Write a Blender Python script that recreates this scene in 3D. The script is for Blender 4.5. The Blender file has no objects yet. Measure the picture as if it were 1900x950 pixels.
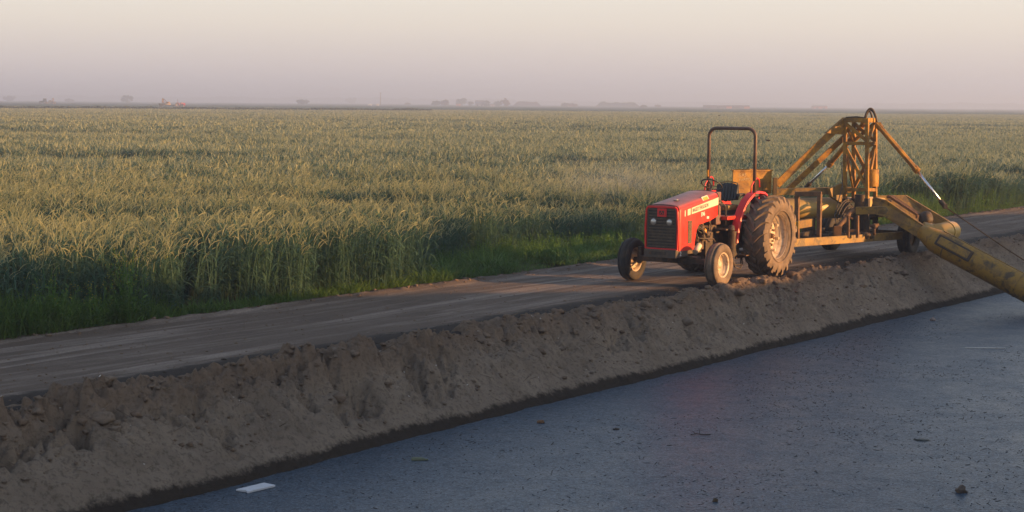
import bpy, bmesh, math, random
import numpy as np
from mathutils import Vector, Matrix, noise as mnoise
random.seed(7); rng = np.random.default_rng(11)
R = math.radians
scene = bpy.context.scene
COL = scene.collection

SKY_STOPS = [(0, (.262, .240, .258)), (.02, (.325, .285, .275)), (.045, (.375, .332, .295)), (.07, (.385, .352, .316)), (.18, (.29, .280, .265)), (.45, (.145, .160, .19)), (1, (.085, .110, .155))]
SUN_E = 5.0; SUN_C = (1.0, .50, .18); EXPO = 1.1
SHADE_CREST = [1.5, 2.6, 4.6, 4.85, 4.4, 3.35, 2.7, 2.15, 2.28, 2.75, 3.0, 3.0, 2.8, 2.4, 2.4, 2.8, 2.8]
ROAD1 = (.118, .092, .074); ROAD2 = (.158, .124, .100); ROADL = (.34, .29, .25)
BANK1 = (.235, .190, .148); BANK2 = (.325, .266, .208); BANKL = (.25, .21, .165); BANKT = (.165, .108, .072)
WAT1 = (.014, .030, .052); WAT2 = (.030, .052, .080); WR = (.24, .50); WSPEC = .64; WTINT = (.42, .72, .98)
HAZE_C = (.56, .71, 1.0); HAZE_D = .00095
# ------------------------------------------------------------------ camera
F_PX = 3200.0; CAM_H = 3.3
pitch = math.atan(283.0 / F_PX); roll = 0.0085
cf = Vector((0, math.cos(pitch), -math.sin(pitch)))
r0 = Vector((1, 0, 0)); u0 = Vector((0, math.sin(pitch), math.cos(pitch)))
cr = r0 * math.cos(roll) + u0 * math.sin(roll); cu = u0 * math.cos(roll) - r0 * math.sin(roll)
cam_d = bpy.data.cameras.new('camera'); cam = bpy.data.objects.new('camera', cam_d); COL.objects.link(cam)
cam.matrix_world = Matrix(((cr.x, cu.x, -cf.x, 0), (cr.y, cu.y, -cf.y, 0), (cr.z, cu.z, -cf.z, CAM_H), (0, 0, 0, 1)))
cam_d.sensor_width = 36; cam_d.lens = F_PX / 1900 * 36; cam_d.clip_start = 0.1; cam_d.clip_end = 12000
scene.camera = cam

CP = Vector((0, 0, CAM_H))
def ray(x, y): return cf + cr * ((x - 950) / F_PX) - cu * ((y - 475) / F_PX)
def at(x, y, Y): d = ray(x, y); return CP + d * (Y / d.y)            # survey point at distance Y
def gz(x, y, z=0.0): d = ray(x, y); return CP + d * ((z - CAM_H) / d.z)   # survey point at height z

# road frame: T along the road, N across it (towards the canal)
T = Vector((.577, .817, 0)).normalized(); N = Vector((.817, -.577, 0)).normalized()
def ST(s, t, z=0.0): v = N * s + T * t; return Vector((v.x, v.y, z))

# ------------------------------------------------------------------ render
scene.render.engine = 'CYCLES'
cy = scene.cycles
cy.use_denoising = True; cy.max_bounces = 6; cy.diffuse_bounces = 3; cy.glossy_bounces = 3; cy.transmission_bounces = 3
cy.volume_bounces = 1; cy.transparent_max_bounces = 4; cy.use_adaptive_sampling = True; cy.adaptive_threshold = 0.012
scene.view_settings.view_transform = 'Standard'; scene.view_settings.look = 'None'
scene.view_settings.exposure = EXPO; scene.view_settings.gamma = 1.0; scene.view_settings.use_curve_mapping = False

# ------------------------------------------------------------------ tagging
def tag(o, label=None, cat=None, group=None, kind=None):
    if label: o['label'] = label
    if cat: o['category'] = cat
    if group: o['group'] = group
    if kind: o['kind'] = kind
    return o
def empty(name, loc=(0, 0, 0), rz=0.0):
    o = bpy.data.objects.new(name, None); o.empty_display_size = .3; COL.objects.link(o)
    o.location = loc; o.rotation_euler = (0, 0, rz); return o
def copy_tree(o, parent=None):
    c = o.copy(); COL.objects.link(c); c.parent = parent
    for ch in list(o.children): copy_tree(ch, c)
    return c

# ------------------------------------------------------------------ materials
def nd(nt, typ, **kw):
    n = nt.nodes.new(typ)
    for k, v in kw.items():
        if k in ('loc',): continue
        setattr(n, k, v)
    return n
def new_mat(name):
    m = bpy.data.materials.new(name); m.use_nodes = True
    nt = m.node_tree; b = nt.nodes['Principled BSDF']; return m, nt, b
def ramp(nt, src, stops):
    r = nt.nodes.new('ShaderNodeValToRGB'); e = r.color_ramp.elements
    while len(e) > 1: e.remove(e[-1])
    e[0].position = stops[0][0]; e[0].color = (*stops[0][1], 1)
    for p, c in stops[1:]:
        x = e.new(p); x.color = (*c, 1)
    nt.links.new(src, r.inputs[0]); return r.outputs[0]
def noise_tex(nt, scale, detail=6, rough=.6, vec=None, dist=0.0):
    n = nt.nodes.new('ShaderNodeTexNoise'); n.inputs['Scale'].default_value = scale
    n.inputs['Detail'].default_value = detail; n.inputs['Roughness'].default_value = rough; n.inputs['Distortion'].default_value = dist
    if vec is not None: nt.links.new(vec, n.inputs['Vector'])
    return n.outputs['Fac']
def coords(nt, kind='Object', scale=(1, 1, 1), rot=(0, 0, 0)):
    tc = nt.nodes.new('ShaderNodeTexCoord'); mp = nt.nodes.new('ShaderNodeMapping')
    mp.inputs['Scale'].default_value = scale; mp.inputs['Rotation'].default_value = rot
    nt.links.new(tc.outputs[kind], mp.inputs['Vector']); return mp.outputs[0]
def mixc(nt, fac, a, b, mode='MIX'):
    m = nt.nodes.new('ShaderNodeMix'); m.data_type = 'RGBA'; m.blend_type = mode
    for s, v in ((0, fac), (6, a), (7, b)):
        if hasattr(v, 'is_output') or hasattr(v, 'node'): nt.links.new(v, m.inputs[s])
        elif isinstance(v, (int, float)): m.inputs[s].default_value = v
        else: m.inputs[s].default_value = (*v, 1)
    return m.outputs[2]
def math_n(nt, op, a, b=0.0, clamp=False):
    m = nt.nodes.new('ShaderNodeMath'); m.operation = op; m.use_clamp = clamp
    for i, v in enumerate((a, b)):
        if hasattr(v, 'node'): nt.links.new(v, m.inputs[i])
        else: m.inputs[i].default_value = v
    return m.outputs[0]
def bump(nt, b, h, strength=.4, dist=.02):
    n = nt.nodes.new('ShaderNodeBump'); n.inputs['Strength'].default_value = strength; n.inputs['Distance'].default_value = dist
    nt.links.new(h, n.inputs['Height']); nt.links.new(n.outputs[0], b.inputs['Normal'])

def worn(name, col, dirt=(.12, .085, .055), lo=.45, hi=.62, rough=.5, metal=0.0, scale=5.0, bstr=.15, fine=40.0, dust_up=0.0, grime=None):
    """painted or bare surface with patches of dirt, fine variation and (dust_up) dust settled on upward faces"""
    m, nt, b = new_mat(name)
    v = coords(nt)
    n1 = noise_tex(nt, scale, 8, .65, v, .3); n2 = noise_tex(nt, fine, 4, .6, v)
    f = ramp(nt, n1, [(lo, (0, 0, 0)), (hi, (1, 1, 1))])
    c = mixc(nt, f, col, dirt)
    if grime:
        g = ramp(nt, noise_tex(nt, scale * 2.7, 8, .7, v, .6), [(.5, (0, 0, 0)), (.6, (1, 1, 1))])
        c = mixc(nt, g, c, grime)
    c = mixc(nt, math_n(nt, 'MULTIPLY', n2, .35), c, tuple(x * .55 for x in col))
    if dust_up > 0:
        geo = nt.nodes.new('ShaderNodeNewGeometry'); sx = nt.nodes.new('ShaderNodeSeparateXYZ'); nt.links.new(geo.outputs['Normal'], sx.inputs[0])
        up = ramp(nt, sx.outputs['Z'], [(.45, (0, 0, 0)), (.95, (1, 1, 1))])
        up = math_n(nt, 'MULTIPLY', up, math_n(nt, 'MULTIPLY', math_n(nt, 'ADD', n1, .35), dust_up), True)
        c = mixc(nt, up, c, (.27, .185, .16))
    nt.links.new(c, b.inputs['Base Color'])
    b.inputs['Metallic'].default_value = metal
    rr = nt.nodes.new('ShaderNodeMapRange'); nt.links.new(n1, rr.inputs[0]); rr.inputs['To Min'].default_value = max(.05, rough - .15); rr.inputs['To Max'].default_value = min(1, rough + .25)
    nt.links.new(rr.outputs[0], b.inputs['Roughness'])
    if bstr: bump(nt, b, n2, bstr, .004)
    return m

M = {}
M['red'] = worn('red_paint', (.66, .025, .014), (.42, .06, .035), .60, .80, .38, 0, 4, .05, dust_up=.8)
M['redclean'] = worn('red_trim', (.72, .02, .02), (.45, .05, .03), .6, .8, .4, 0, 6, .03)
M['grille'] = worn('grille_black', (.075, .056, .042), (.13, .095, .065), .45, .65, .6, 0, 8, .1)
M['bumper'] = worn('bumper_paint', (.075, .06, .05), (.13, .09, .06), .45, .65, .6, 0, 8, .15)
M['tyre'] = worn('dusty_tyre_rubber', (.12, .09, .066), (.24, .175, .12), .38, .62, .85, 0, 5, .35)
M['tyred'] = worn('dark_tyre_rubber', (.035, .033, .032), (.09, .07, .05), .5, .7, .85, 0, 6, .25)
M['rim'] = worn('cream_rim_paint', (.62, .52, .40), (.32, .21, .12), .5, .66, .5, 0, 9, .1)
M['black'] = worn('black_painted_steel', (.03, .027, .026), (.10, .07, .045), .5, .68, .55, 0, 6, .15)
M['engine'] = worn('greasy_engine_metal', (.055, .045, .038), (.19, .12, .065), .42, .58, .6, .3, 14, .4)
M['iron'] = worn('brown_black_cast_iron', (.05, .038, .03), (.16, .10, .06), .45, .65, .65, .1, 6, .3)
M['rops'] = worn('brown_roll_bar_paint', (.10, .055, .04), (.16, .10, .07), .5, .7, .45, 0, 6, .08, dust_up=.6)
M['vinyl'] = worn('dark_blue_vinyl', (.018, .024, .034), (.06, .05, .045), .55, .75, .5, 0, 6, .2)
M['foam'] = worn('torn_seat_foam', (.42, .26, .08), (.15, .09, .05), .4, .6, .9, 0, 12, .5)
M['cream'] = worn('cream_decal', (.72, .65, .50), (.45, .36, .24), .55, .75, .5, 0, 8, .0)
M['greytext'] = worn('grey_lettering', (.16, .15, .14), (.2, .18, .16), .5, .7, .5, 0, 8, 0)
M['white'] = worn('white_lettering', (.78, .76, .72), (.6, .55, .5), .5, .7, .5, 0, 8, 0)
M['label'] = worn('yellow_label', (.75, .42, .04), (.6, .35, .05), .5, .7, .5, 0, 8, 0)
M['amber'] = worn('amber_reflector', (.85, .34, .02), (.7, .3, .02), .6, .8, .3, 0, 8, 0)
M['ochre'] = worn('ochre_yellow_paint', (.42, .205, .010), (.15, .075, .02), .44, .58, .6, 0, 4.5, .15, grime=(.27, .125, .015))
M['ochred'] = worn('dirty_ochre_paint', (.32, .185, .02), (.17, .10, .035), .40, .62, .55, 0, 2.2, .2, grime=(.10, .07, .03))
M['rust'] = worn('rusty_brown_steel', (.17, .085, .035), (.07, .042, .025), .42, .6, .7, 0, 5, .3)
M['rustd'] = worn('oily_dark_steel', (.045, .033, .024), (.13, .07, .03), .5, .66, .6, .1, 6, .3)
M['pipe'] = worn('pale_pipe_paint', (.50, .34, .10), (.30, .19, .06), .58, .8, .4, 0, 2.0, .08, dust_up=.5)
M['tube'] = worn('stained_tube_paint', (.32, .185, .02), (.07, .05, .028), .52, .60, .5, 0, 2.6, .15, grime=(.20, .12, .03))
M['chrome'] = worn('chrome_piston', (.75, .76, .80), (.5, .5, .52), .6, .8, .22, 1.0, 6, 0)
M['hose'] = worn('rubber_hose', (.06, .045, .035), (.15, .10, .06), .5, .7, .6, 0, 8, .1)
M['birdm'] = worn('dark_plumage', (.02, .018, .016), (.04, .03, .03), .5, .7, .8, 0, 8, 0)
M['foamboard'] = worn('white_foam_board', (.62, .66, .72), (.5, .52, .56), .5, .7, .6, 0, 8, .1)

def lamp_glass():
    m, nt, b = new_mat('headlight_glass'); b.inputs['Base Color'].default_value = (.55, .53, .50, 1)
    b.inputs['Metallic'].default_value = .55; b.inputs['Roughness'].default_value = .18; return m
M['glass'] = lamp_glass()

def leafy(name, c1, c2, scale_rand=True, trans=.35, rough=.6):
    m, nt, b = new_mat(name)
    oi = nt.nodes.new('ShaderNodeObjectInfo')
    geo = nt.nodes.new('ShaderNodeNewGeometry')
    big = noise_tex(nt, .25, 4, .6, geo.outputs['Position'])
    ri = math_n(nt, 'ADD', math_n(nt, 'MULTIPLY', oi.outputs['Random'], .35), math_n(nt, 'MULTIPLY', geo.outputs['Random Per Island'], .35))
    f = math_n(nt, 'ADD', ri, math_n(nt, 'MULTIPLY', big, .45), True)
    c = mixc(nt, f, c1, c2)
    nt.links.new(c, b.inputs['Base Color']); b.inputs['Roughness'].default_value = rough
    b.inputs['Specular IOR Level'].default_value = .25
    tr = nt.nodes.new('ShaderNodeBsdfTranslucent'); nt.links.new(c, tr.inputs['Color'])
    mx = nt.nodes.new('ShaderNodeMixShader'); mx.inputs[0].default_value = trans
    nt.links.new(b.outputs[0], mx.inputs[1]); nt.links.new(tr.outputs[0], mx.inputs[2])
    nt.links.new(mx.outputs[0], nt.nodes['Material Output'].inputs['Surface'])
    return m
M['wleaf'] = leafy('wheat_leaf', (.030, .085, .058), (.085, .165, .105))
M['wear'] = leafy('wheat_ear', (.165, .23, .135), (.49, .48, .27), trans=.3)
M['grass'] = leafy('grass_blade', (.018, .070, .018), (.16, .27, .060), trans=.4)
M['weed'] = leafy('weed_leaf', (.05, .13, .028), (.13, .24, .05), trans=.4)
M['flower'] = leafy('yellow_flower', (.22, .24, .03), (.35, .32, .04), trans=.3)
M['treeleaf'] = leafy('tree_leaf', (.035, .055, .030), (.075, .085, .045), trans=.2)
M['treeleafw'] = leafy('tree_leaf_brown', (.10, .06, .04), (.14, .09, .06), trans=.2)
M['bark'] = worn('bark', (.09, .065, .05), (.05, .04, .03), .4, .6, .9, 0, 3, .3)

# ------------------------------------------------------------------ mesh builder
class MB:
    def __init__(s): s.v = []; s.f = []; s.mi = []; s.cur = 0; s.sm = []
    def add(s, vs, fs, smooth=False):
        o = len(s.v); s.v.extend([Vector(p) for p in vs]); s.f.extend([tuple(i + o for i in f) for f in fs])
        s.mi.extend([s.cur] * len(fs)); s.sm.extend([smooth] * len(fs)); return s
    def box(s, c, size, rz=0.0):
        x, y, z = (k / 2 for k in size); m = Matrix.Rotation(rz, 3, 'Z'); c = Vector(c)
        vs = [c + m @ Vector((a * x, b * y, d * z)) for a in (-1, 1) for b in (-1, 1) for d in (-1, 1)]
        return s.add(vs, [(0, 1, 3, 2), (4, 6, 7, 5), (0, 4, 5, 1), (2, 3, 7, 6), (0, 2, 6, 4), (1, 5, 7, 3)])
    def beam(s, a, b, w, h, up=(0, 0, 1), taper=1.0):
        """rectangular bar from a to b: w across, h along `up`"""
        a = Vector(a); b = Vector(b); d = (b - a).normalized(); up = Vector(up)
        if abs(d.dot(up.normalized())) > .97: up = Vector((1, 0, 0)) if abs(d.x) < .9 else Vector((0, 1, 0))
        sd = d.cross(up).normalized(); u = sd.cross(d).normalized()
        vs = []
        for p, k in ((a, 1), (b, taper)):
            for i, j in ((-1, -1), (1, -1), (1, 1), (-1, 1)): vs.append(p + sd * (i * w / 2 * k) + u * (j * h / 2 * k))
        return s.add(vs, [(3, 2, 1, 0), (4, 5, 6, 7), (0, 1, 5, 4), (1, 2, 6, 5), (2, 3, 7, 6), (3, 0, 4, 7)])
    def tube(s, pts, r, n=12, caps=True, r2=None):
        pts = [Vector(p) for p in pts]; m = len(pts); vs = []; fs = []
        prev = None
        for i, p in enumerate(pts):
            d = (pts[min(i + 1, m - 1)] - pts[max(i - 1, 0)]).normalized()
            if prev is None:
                a = Vector((0, 0, 1)) if abs(d.z) < .9 else Vector((1, 0, 0)); x = d.cross(a).normalized()
            else: x = (prev - d * prev.dot(d)).normalized()
            prev = x; y = d.cross(x)
            rr = r if r2 is None else r + (r2 - r) * i / (m - 1)
            if isinstance(r, (list, tuple)): rr = r[i]
            for k in range(n):
                an = 2 * math.pi * k / n; vs.append(p + x * math.cos(an) * rr + y * math.sin(an) * rr)
        for i in range(m - 1):
            for k in range(n):
                k2 = (k + 1) % n; fs.append((i * n + k, i * n + k2, (i + 1) * n + k2, (i + 1) * n + k))
        s.add(vs, fs, True)
        if caps:
            o = len(s.v) - len(vs)
            s.f.append(tuple(o + k for k in range(n))[::-1]); s.f.append(tuple(o + (m - 1) * n + k for k in range(n)))
            s.mi += [s.cur] * 2; s.sm += [False] * 2
        return s
    def lathe(s, prof, c=(0, 0, 0), axis='Y', n=48, close=False):
        """prof: list of (radius, along)"""
        vs = []; fs = []; c = Vector(c)
        for r_, h in prof:
            for k in range(n):
                an = 2 * math.pi * k / n; a, b = r_ * math.cos(an), r_ * math.sin(an)
                vs.append(c + (Vector((a, h, b)) if axis == 'Y' else Vector((a, b, h)) if axis == 'Z' else Vector((h, a, b))))
        m = len(prof)
        for i in range(m if close else m - 1):
            j = (i + 1) % m
            for k in range(n):
                k2 = (k + 1) % n; fs.append((i * n + k, j * n + k, j * n + k2, i * n + k2))
        return s.add(vs, fs, True)
    def prism(s, poly, ext):
        """planar polygon (3-D points) extruded by vector ext"""
        poly = [Vector(p) for p in poly]; ext = Vector(ext); n = len(poly)
        vs = poly + [p + ext for p in poly]
        return s.add(vs, [tuple(range(n))[::-1], tuple(range(n, 2 * n))] + [(i, (i + 1) % n, n + (i + 1) % n, n + i) for i in range(n)])
    def blob(s, c, rad, seed=0, sub=2, amp=.25, fr=1.5):
        bm = bmesh.new(); bmesh.ops.create_icosphere(bm, subdivisions=sub, radius=1)
        vs = []
        for v in bm.verts:
            k = 1 + amp * mnoise.noise(v.co * fr + Vector((seed * 7.3, seed * 3.1, seed)))
            vs.append(Vector(c) + Vector((v.co.x * rad[0], v.co.y * rad[1], v.co.z * rad[2])) * k)
        fs = [tuple(q.index for q in f.verts) for f in bm.faces]; bm.free()
        return s.add(vs, fs, True)
    def build(s, name, mat, parent=None, bevel=0.0, origin=None, fix=True):
        me = bpy.data.meshes.new(name); o0 = Vector(origin) if origin is not None else Vector((0, 0, 0))
        me.from_pydata([tuple(p - o0) for p in s.v], [], s.f)
        for m_ in (mat if isinstance(mat, (list, tuple)) else [mat]): me.materials.append(m_)
        me.polygons.foreach_set('material_index', s.mi); me.polygons.foreach_set('use_smooth', s.sm)
        if fix and len(s.f) < 60000:
            bm = bmesh.new(); bm.from_mesh(me); bmesh.ops.recalc_face_normals(bm, faces=bm.faces); bm.to_mesh(me); bm.free()
        me.update()
        o = bpy.data.objects.new(name, me); COL.objects.link(o); o.location = o0
        if parent is not None: o.parent = parent
        if bevel:
            b = o.modifiers.new('edge', 'BEVEL'); b.width = bevel; b.segments = 2; b.limit_method = 'ANGLE'; b.angle_limit = R(40)
        return o
def mesh_np(name, V, Fq, mat, mi=None, smooth=True, link=True, parent=None):
    me = bpy.data.meshes.new(name); V = np.asarray(V, np.float32); Fq = np.asarray(Fq, np.int32)
    me.vertices.add(len(V)); me.vertices.foreach_set('co', V.ravel())
    k = Fq.shape[1]; me.loops.add(len(Fq) * k); me.loops.foreach_set('vertex_index', Fq.ravel())
    me.polygons.add(len(Fq)); me.polygons.foreach_set('loop_start', np.arange(len(Fq), dtype=np.int32) * k)
    for m_ in (mat if isinstance(mat, (list, tuple)) else [mat]): me.materials.append(m_)
    if mi is not None: me.polygons.foreach_set('material_index', np.asarray(mi, np.int32))
    me.polygons.foreach_set('use_smooth', np.full(len(Fq), smooth))
    me.update(calc_edges=True); me.validate()
    o = bpy.data.objects.new(name, me)
    if link: COL.objects.link(o)
    if parent is not None: o.parent = parent
    return o

# numpy noise
_perm = rng.random((512, 512))
def vnoise(x, y):
    xi = np.floor(x).astype(int); yi = np.floor(y).astype(int); fx = x - xi; fy = y - yi
    fx = fx * fx * (3 - 2 * fx); fy = fy * fy * (3 - 2 * fy)
    g = lambda a, b: _perm[a % 512, b % 512]
    return (g(xi, yi) * (1 - fx) + g(xi + 1, yi) * fx) * (1 - fy) + (g(xi, yi + 1) * (1 - fx) + g(xi + 1, yi + 1) * fx) * fy
def fbm(x, y, oct=5, gain=.5, ridged=False):
    a = 1.0; tot = 0; out = 0
    for i in range(oct):
        v = vnoise(x * 2 ** i + 17.3 * i, y * 2 ** i + 5.1 * i)
        if ridged: v = 1 - abs(2 * v - 1)
        out = out + a * v; tot += a; a *= gain
    return out / tot

# ================================================================== light
SUN_EL = R(7.5); to_sun = Vector((.978 * math.cos(SUN_EL), -.208 * math.cos(SUN_EL), math.sin(SUN_EL)))
w = bpy.data.worlds.new('World'); scene.world = w; w.use_nodes = True; nt = w.node_tree
bg = nt.nodes['Background']
sky = nt.nodes.new('ShaderNodeTexSky'); sky.sky_type = 'NISHITA'; sky.sun_disc = False
sky.sun_elevation = SUN_EL; sky.sun_rotation = math.atan2(to_sun.x, to_sun.y); sky.air_density = 1.0; sky.dust_density = 4.0; sky.ozone_density = 2.0
nt.links.new(sky.outputs[0], bg.inputs[0]); bg.inputs[1].default_value = 0.05
tc = nt.nodes.new('ShaderNodeTexCoord'); sx = nt.nodes.new('ShaderNodeSeparateXYZ'); nt.links.new(tc.outputs['Generated'], sx.inputs[0])
el = nt.nodes.new('ShaderNodeMapRange'); nt.links.new(sx.outputs['Z'], el.inputs[0]); el.inputs['From Min'].default_value = 0; el.inputs['From Max'].default_value = 1
c = ramp(nt, el.outputs[0], SKY_STOPS)
bg2 = nt.nodes.new('ShaderNodeBackground'); nt.links.new(c, bg2.inputs[0]); bg2.inputs[1].default_value = 1.0
addn = nt.nodes.new('ShaderNodeAddShader'); nt.links.new(bg.outputs[0], addn.inputs[0]); nt.links.new(bg2.outputs[0], addn.inputs[1])
nt.links.new(addn.outputs[0], nt.nodes['World Output'].inputs[0])
sl = bpy.data.lights.new('sun', 'SUN'); sl.energy = SUN_E; sl.color = SUN_C; sl.angle = R(.55)
so = bpy.data.objects.new('sun', sl); COL.objects.link(so); so.rotation_euler = to_sun.to_track_quat('Z', 'Y').to_euler(); so.location = (30, -8, 20)

# ================================================================== terrain
def soil(name, c1, c2, c3, fine=30, bstr=.6, bdist=.02, stretch=None):
    m, nt, b = new_mat(name); v = coords(nt)
    n1 = noise_tex(nt, 1.3, 8, .65, v, .2); n2 = noise_tex(nt, fine, 6, .7, v); n3 = noise_tex(nt, fine * 4, 3, .6, v)
    c = mixc(nt, ramp(nt, n1, [(.35, (0, 0, 0)), (.68, (1, 1, 1))]), c1, c2)
    c = mixc(nt, ramp(nt, n2, [(.5, (0, 0, 0)), (.7, (1, 1, 1))]), c, c3)
    nt.links.new(c, b.inputs['Base Color']); b.inputs['Roughness'].default_value = .95; b.inputs['Specular IOR Level'].default_value = .15
    bump(nt, b, math_n(nt, 'ADD', n2, math_n(nt, 'MULTIPLY', n3, .5)), bstr, bdist)
    return m, nt, b, c, v
m_field = soil('field_soil', (.045, .05, .025), (.07, .065, .035), (.05, .045, .03))[0]

def shade_crest(q):
    return np.interp(q, [4, 10, 16, 20, 21.8, 25.1, 28.8, 31, 36.5, 38.7, 43, 46, 55, 57, 59, 61, 90], SHADE_CREST)  # heights of the unseen near bank, shaped for the shade they cast
# one sheet, extruded along the road direction, right to the horizon
s_prof = np.array([-4200, -600, -60, -20.2, -19.6, -15.6, -15.2, -14.4, -13.6, -12.9, -6.0, -4.6, -3.4, -1.0, 0.5, 1.5, 3.0, 7.0, 12.0, 60, 4200.])
z_prof = np.array([-.05, -.05, -.05, -.05, -.08, -.10, -.16, -.5, -1.15, -1.7, -1.7, -1.1, -.2, .7, 1.0, 1.0, .8, .1, -.05, -.05, -.05])
lev = np.array([0, 0, 0, 0, 0, 0, 0, 0, 0, 0, 0, 0, 0, .5, 1, 1, .6, .1, 0, 0, 0.])
t_arr = np.concatenate([[-4200, -1000, -200, -60, -30], np.arange(-20, 100, .6), [110, 150, 300, 900, 4200]])
Vg = []
for tt in t_arr:
    for sv, zv, lv in zip(s_prof, z_prof, lev):
        z = zv
        if lv > 0:
            q = -.394 * sv + .919 * tt; cr_ = float(shade_crest(q)) + .10 * (mnoise.noise(Vector((tt * .7, sv * .4, 3))) + .5 * mnoise.noise(Vector((tt * 2.1, sv, 8))))
            z = zv + lv * (cr_ - 1.0)
        p = ST(sv, tt, z); Vg.append(p[:])
ns_ = len(s_prof)
Fg = [(i * ns_ + j, (i + 1) * ns_ + j, (i + 1) * ns_ + j + 1, i * ns_ + j + 1) for i in range(len(t_arr) - 1) for j in range(ns_ - 1)]
tag(mesh_np('ground', Vg, Fg, m_field), kind='structure')

def strip(name, s0, s1, ds, t0, t1, dt, zf, mat):
    S = np.arange(s0, s1 + ds / 2, ds); Tt = np.arange(t0, t1 + dt / 2, dt) if not isinstance(dt, np.ndarray) else dt
    SS, TT = np.meshgrid(S, Tt); Z = zf(SS, TT)
    X = SS * N.x + TT * T.x; Yv = SS * N.y + TT * T.y
    V = np.stack([X, Yv, Z], -1).reshape(-1, 3); a = len(S); i = np.arange(len(Tt) - 1)[:, None] * a + np.arange(a - 1)[None, :]
    Fq = np.stack([i, i + a, i + a + 1, i + 1], -1).reshape(-1, 4)
    return tag(mesh_np(name, V, Fq, mat), kind='structure')

# --- road: compacted dirt with wheel streaks along its length
def st_coords(nt, sc):       # coordinates turned into the road's own directions
    return coords(nt, 'Object', sc)
rotz = -math.atan2(T.y, T.x)
def road_mat():
    m, nt, b = new_mat('packed_dirt_road')
    tcn = nt.nodes.new('ShaderNodeTexCoord'); rm = nt.nodes.new('ShaderNodeMapping'); rm.inputs['Rotation'].default_value = (0, 0, rotz)
    nt.links.new(tcn.outputs['Object'], rm.inputs['Vector'])            # x along road, y across (left positive)
    def sc(x, y, z=1):
        q = nt.nodes.new('ShaderNodeMapping'); q.inputs['Scale'].default_value = (x, y, z); nt.links.new(rm.outputs[0], q.inputs['Vector']); return q.outputs[0]
    streak = noise_tex(nt, 1, 7, .62, sc(.16, 2.4), .8); streak2 = noise_tex(nt, 1, 7, .72, sc(.9, 9), 1.0)
    mid = noise_tex(nt, 1.1, 7, .65, rm.outputs[0]); fine = noise_tex(nt, 38, 6, .75, rm.outputs[0]); ff = noise_tex(nt, 140, 3, .6, rm.outputs[0])
    c = mixc(nt, ramp(nt, mid, [(.35, (0, 0, 0)), (.7, (1, 1, 1))]), ROAD1, ROAD2)
    c = mixc(nt, ramp(nt, streak, [(.48, (0, 0, 0)), (.66, (.8, .8, .8))]), c, ROADL)
    c = mixc(nt, ramp(nt, streak2, [(.58, (0, 0, 0)), (.70, (.6, .6, .6))]), c, ROADL)
    c = mixc(nt, ramp(nt, streak2, [(.30, (.6, .6, .6)), (.42, (0, 0, 0))]), c, tuple(k * .55 for k in ROAD1))
    c = mixc(nt, math_n(nt, 'MULTIPLY', ramp(nt, fine, [(.45, (0, 0, 0)), (.62, (1, 1, 1))]), .5), c, tuple(k * .6 for k in ROAD1))
    # loose dark soil along the canal side, berm shade painted into its colour
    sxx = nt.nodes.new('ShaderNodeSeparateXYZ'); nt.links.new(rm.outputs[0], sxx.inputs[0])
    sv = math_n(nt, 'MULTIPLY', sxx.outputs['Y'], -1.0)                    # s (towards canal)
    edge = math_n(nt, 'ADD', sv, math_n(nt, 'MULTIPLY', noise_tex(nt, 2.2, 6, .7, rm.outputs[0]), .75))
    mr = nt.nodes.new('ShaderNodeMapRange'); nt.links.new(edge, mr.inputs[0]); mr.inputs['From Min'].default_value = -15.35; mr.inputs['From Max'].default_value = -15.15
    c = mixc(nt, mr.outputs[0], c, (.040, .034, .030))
    mr2 = nt.nodes.new('ShaderNodeMapRange'); nt.links.new(edge, mr2.inputs[0]); mr2.inputs['From Min'].default_value = -18.85; mr2.inputs['From Max'].default_value = -19.1
    c = mixc(nt, math_n(nt, 'MULTIPLY', mr2.outputs[0], .8), c, (.13, .085, .06))
    nt.links.new(c, b.inputs['Base Color']); b.inputs['Roughness'].default_value = .92; b.inputs['Specular IOR Level'].default_value = .2
    bump(nt, b, math_n(nt, 'ADD', math_n(nt, 'ADD', fine, math_n(nt, 'MULTIPLY', ff, .4)), math_n(nt, 'MULTIPLY', streak2, .8)), .7, .025)
    return m
def road_z(s, t):
    z = .035 * np.exp(-((s + 17.2) / .8) ** 2) * 0
    z = z + .03 * (fbm(s * 2.2, t * .25, 4) - .5) + .012 * (fbm(s * 9, t * 4, 4) - .5)
    # crumbly lip along the field, soft dark rut beside the berm
    lip = np.exp(-((s + 19.05) / .16) ** 2); z = z + lip * (.02 + .11 * np.clip(fbm(s * 7, t * 5, 4, .6) - .38, 0, 1))
    z = z - .05 * np.exp(-((s + 15.25) / .15) ** 2)
    z = np.where(s > -14.95, z - .3 * (s + 14.95), z); z = np.where(s < -19.4, z - .25 * (-19.4 - s), z)
    return z
t_road = np.concatenate([np.arange(4, 42, .05), np.arange(42, 80, .15), np.arange(80, 400, 4)])
strip('road', -19.7, -14.85, .05, 0, 0, t_road, road_z, road_mat())

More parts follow.
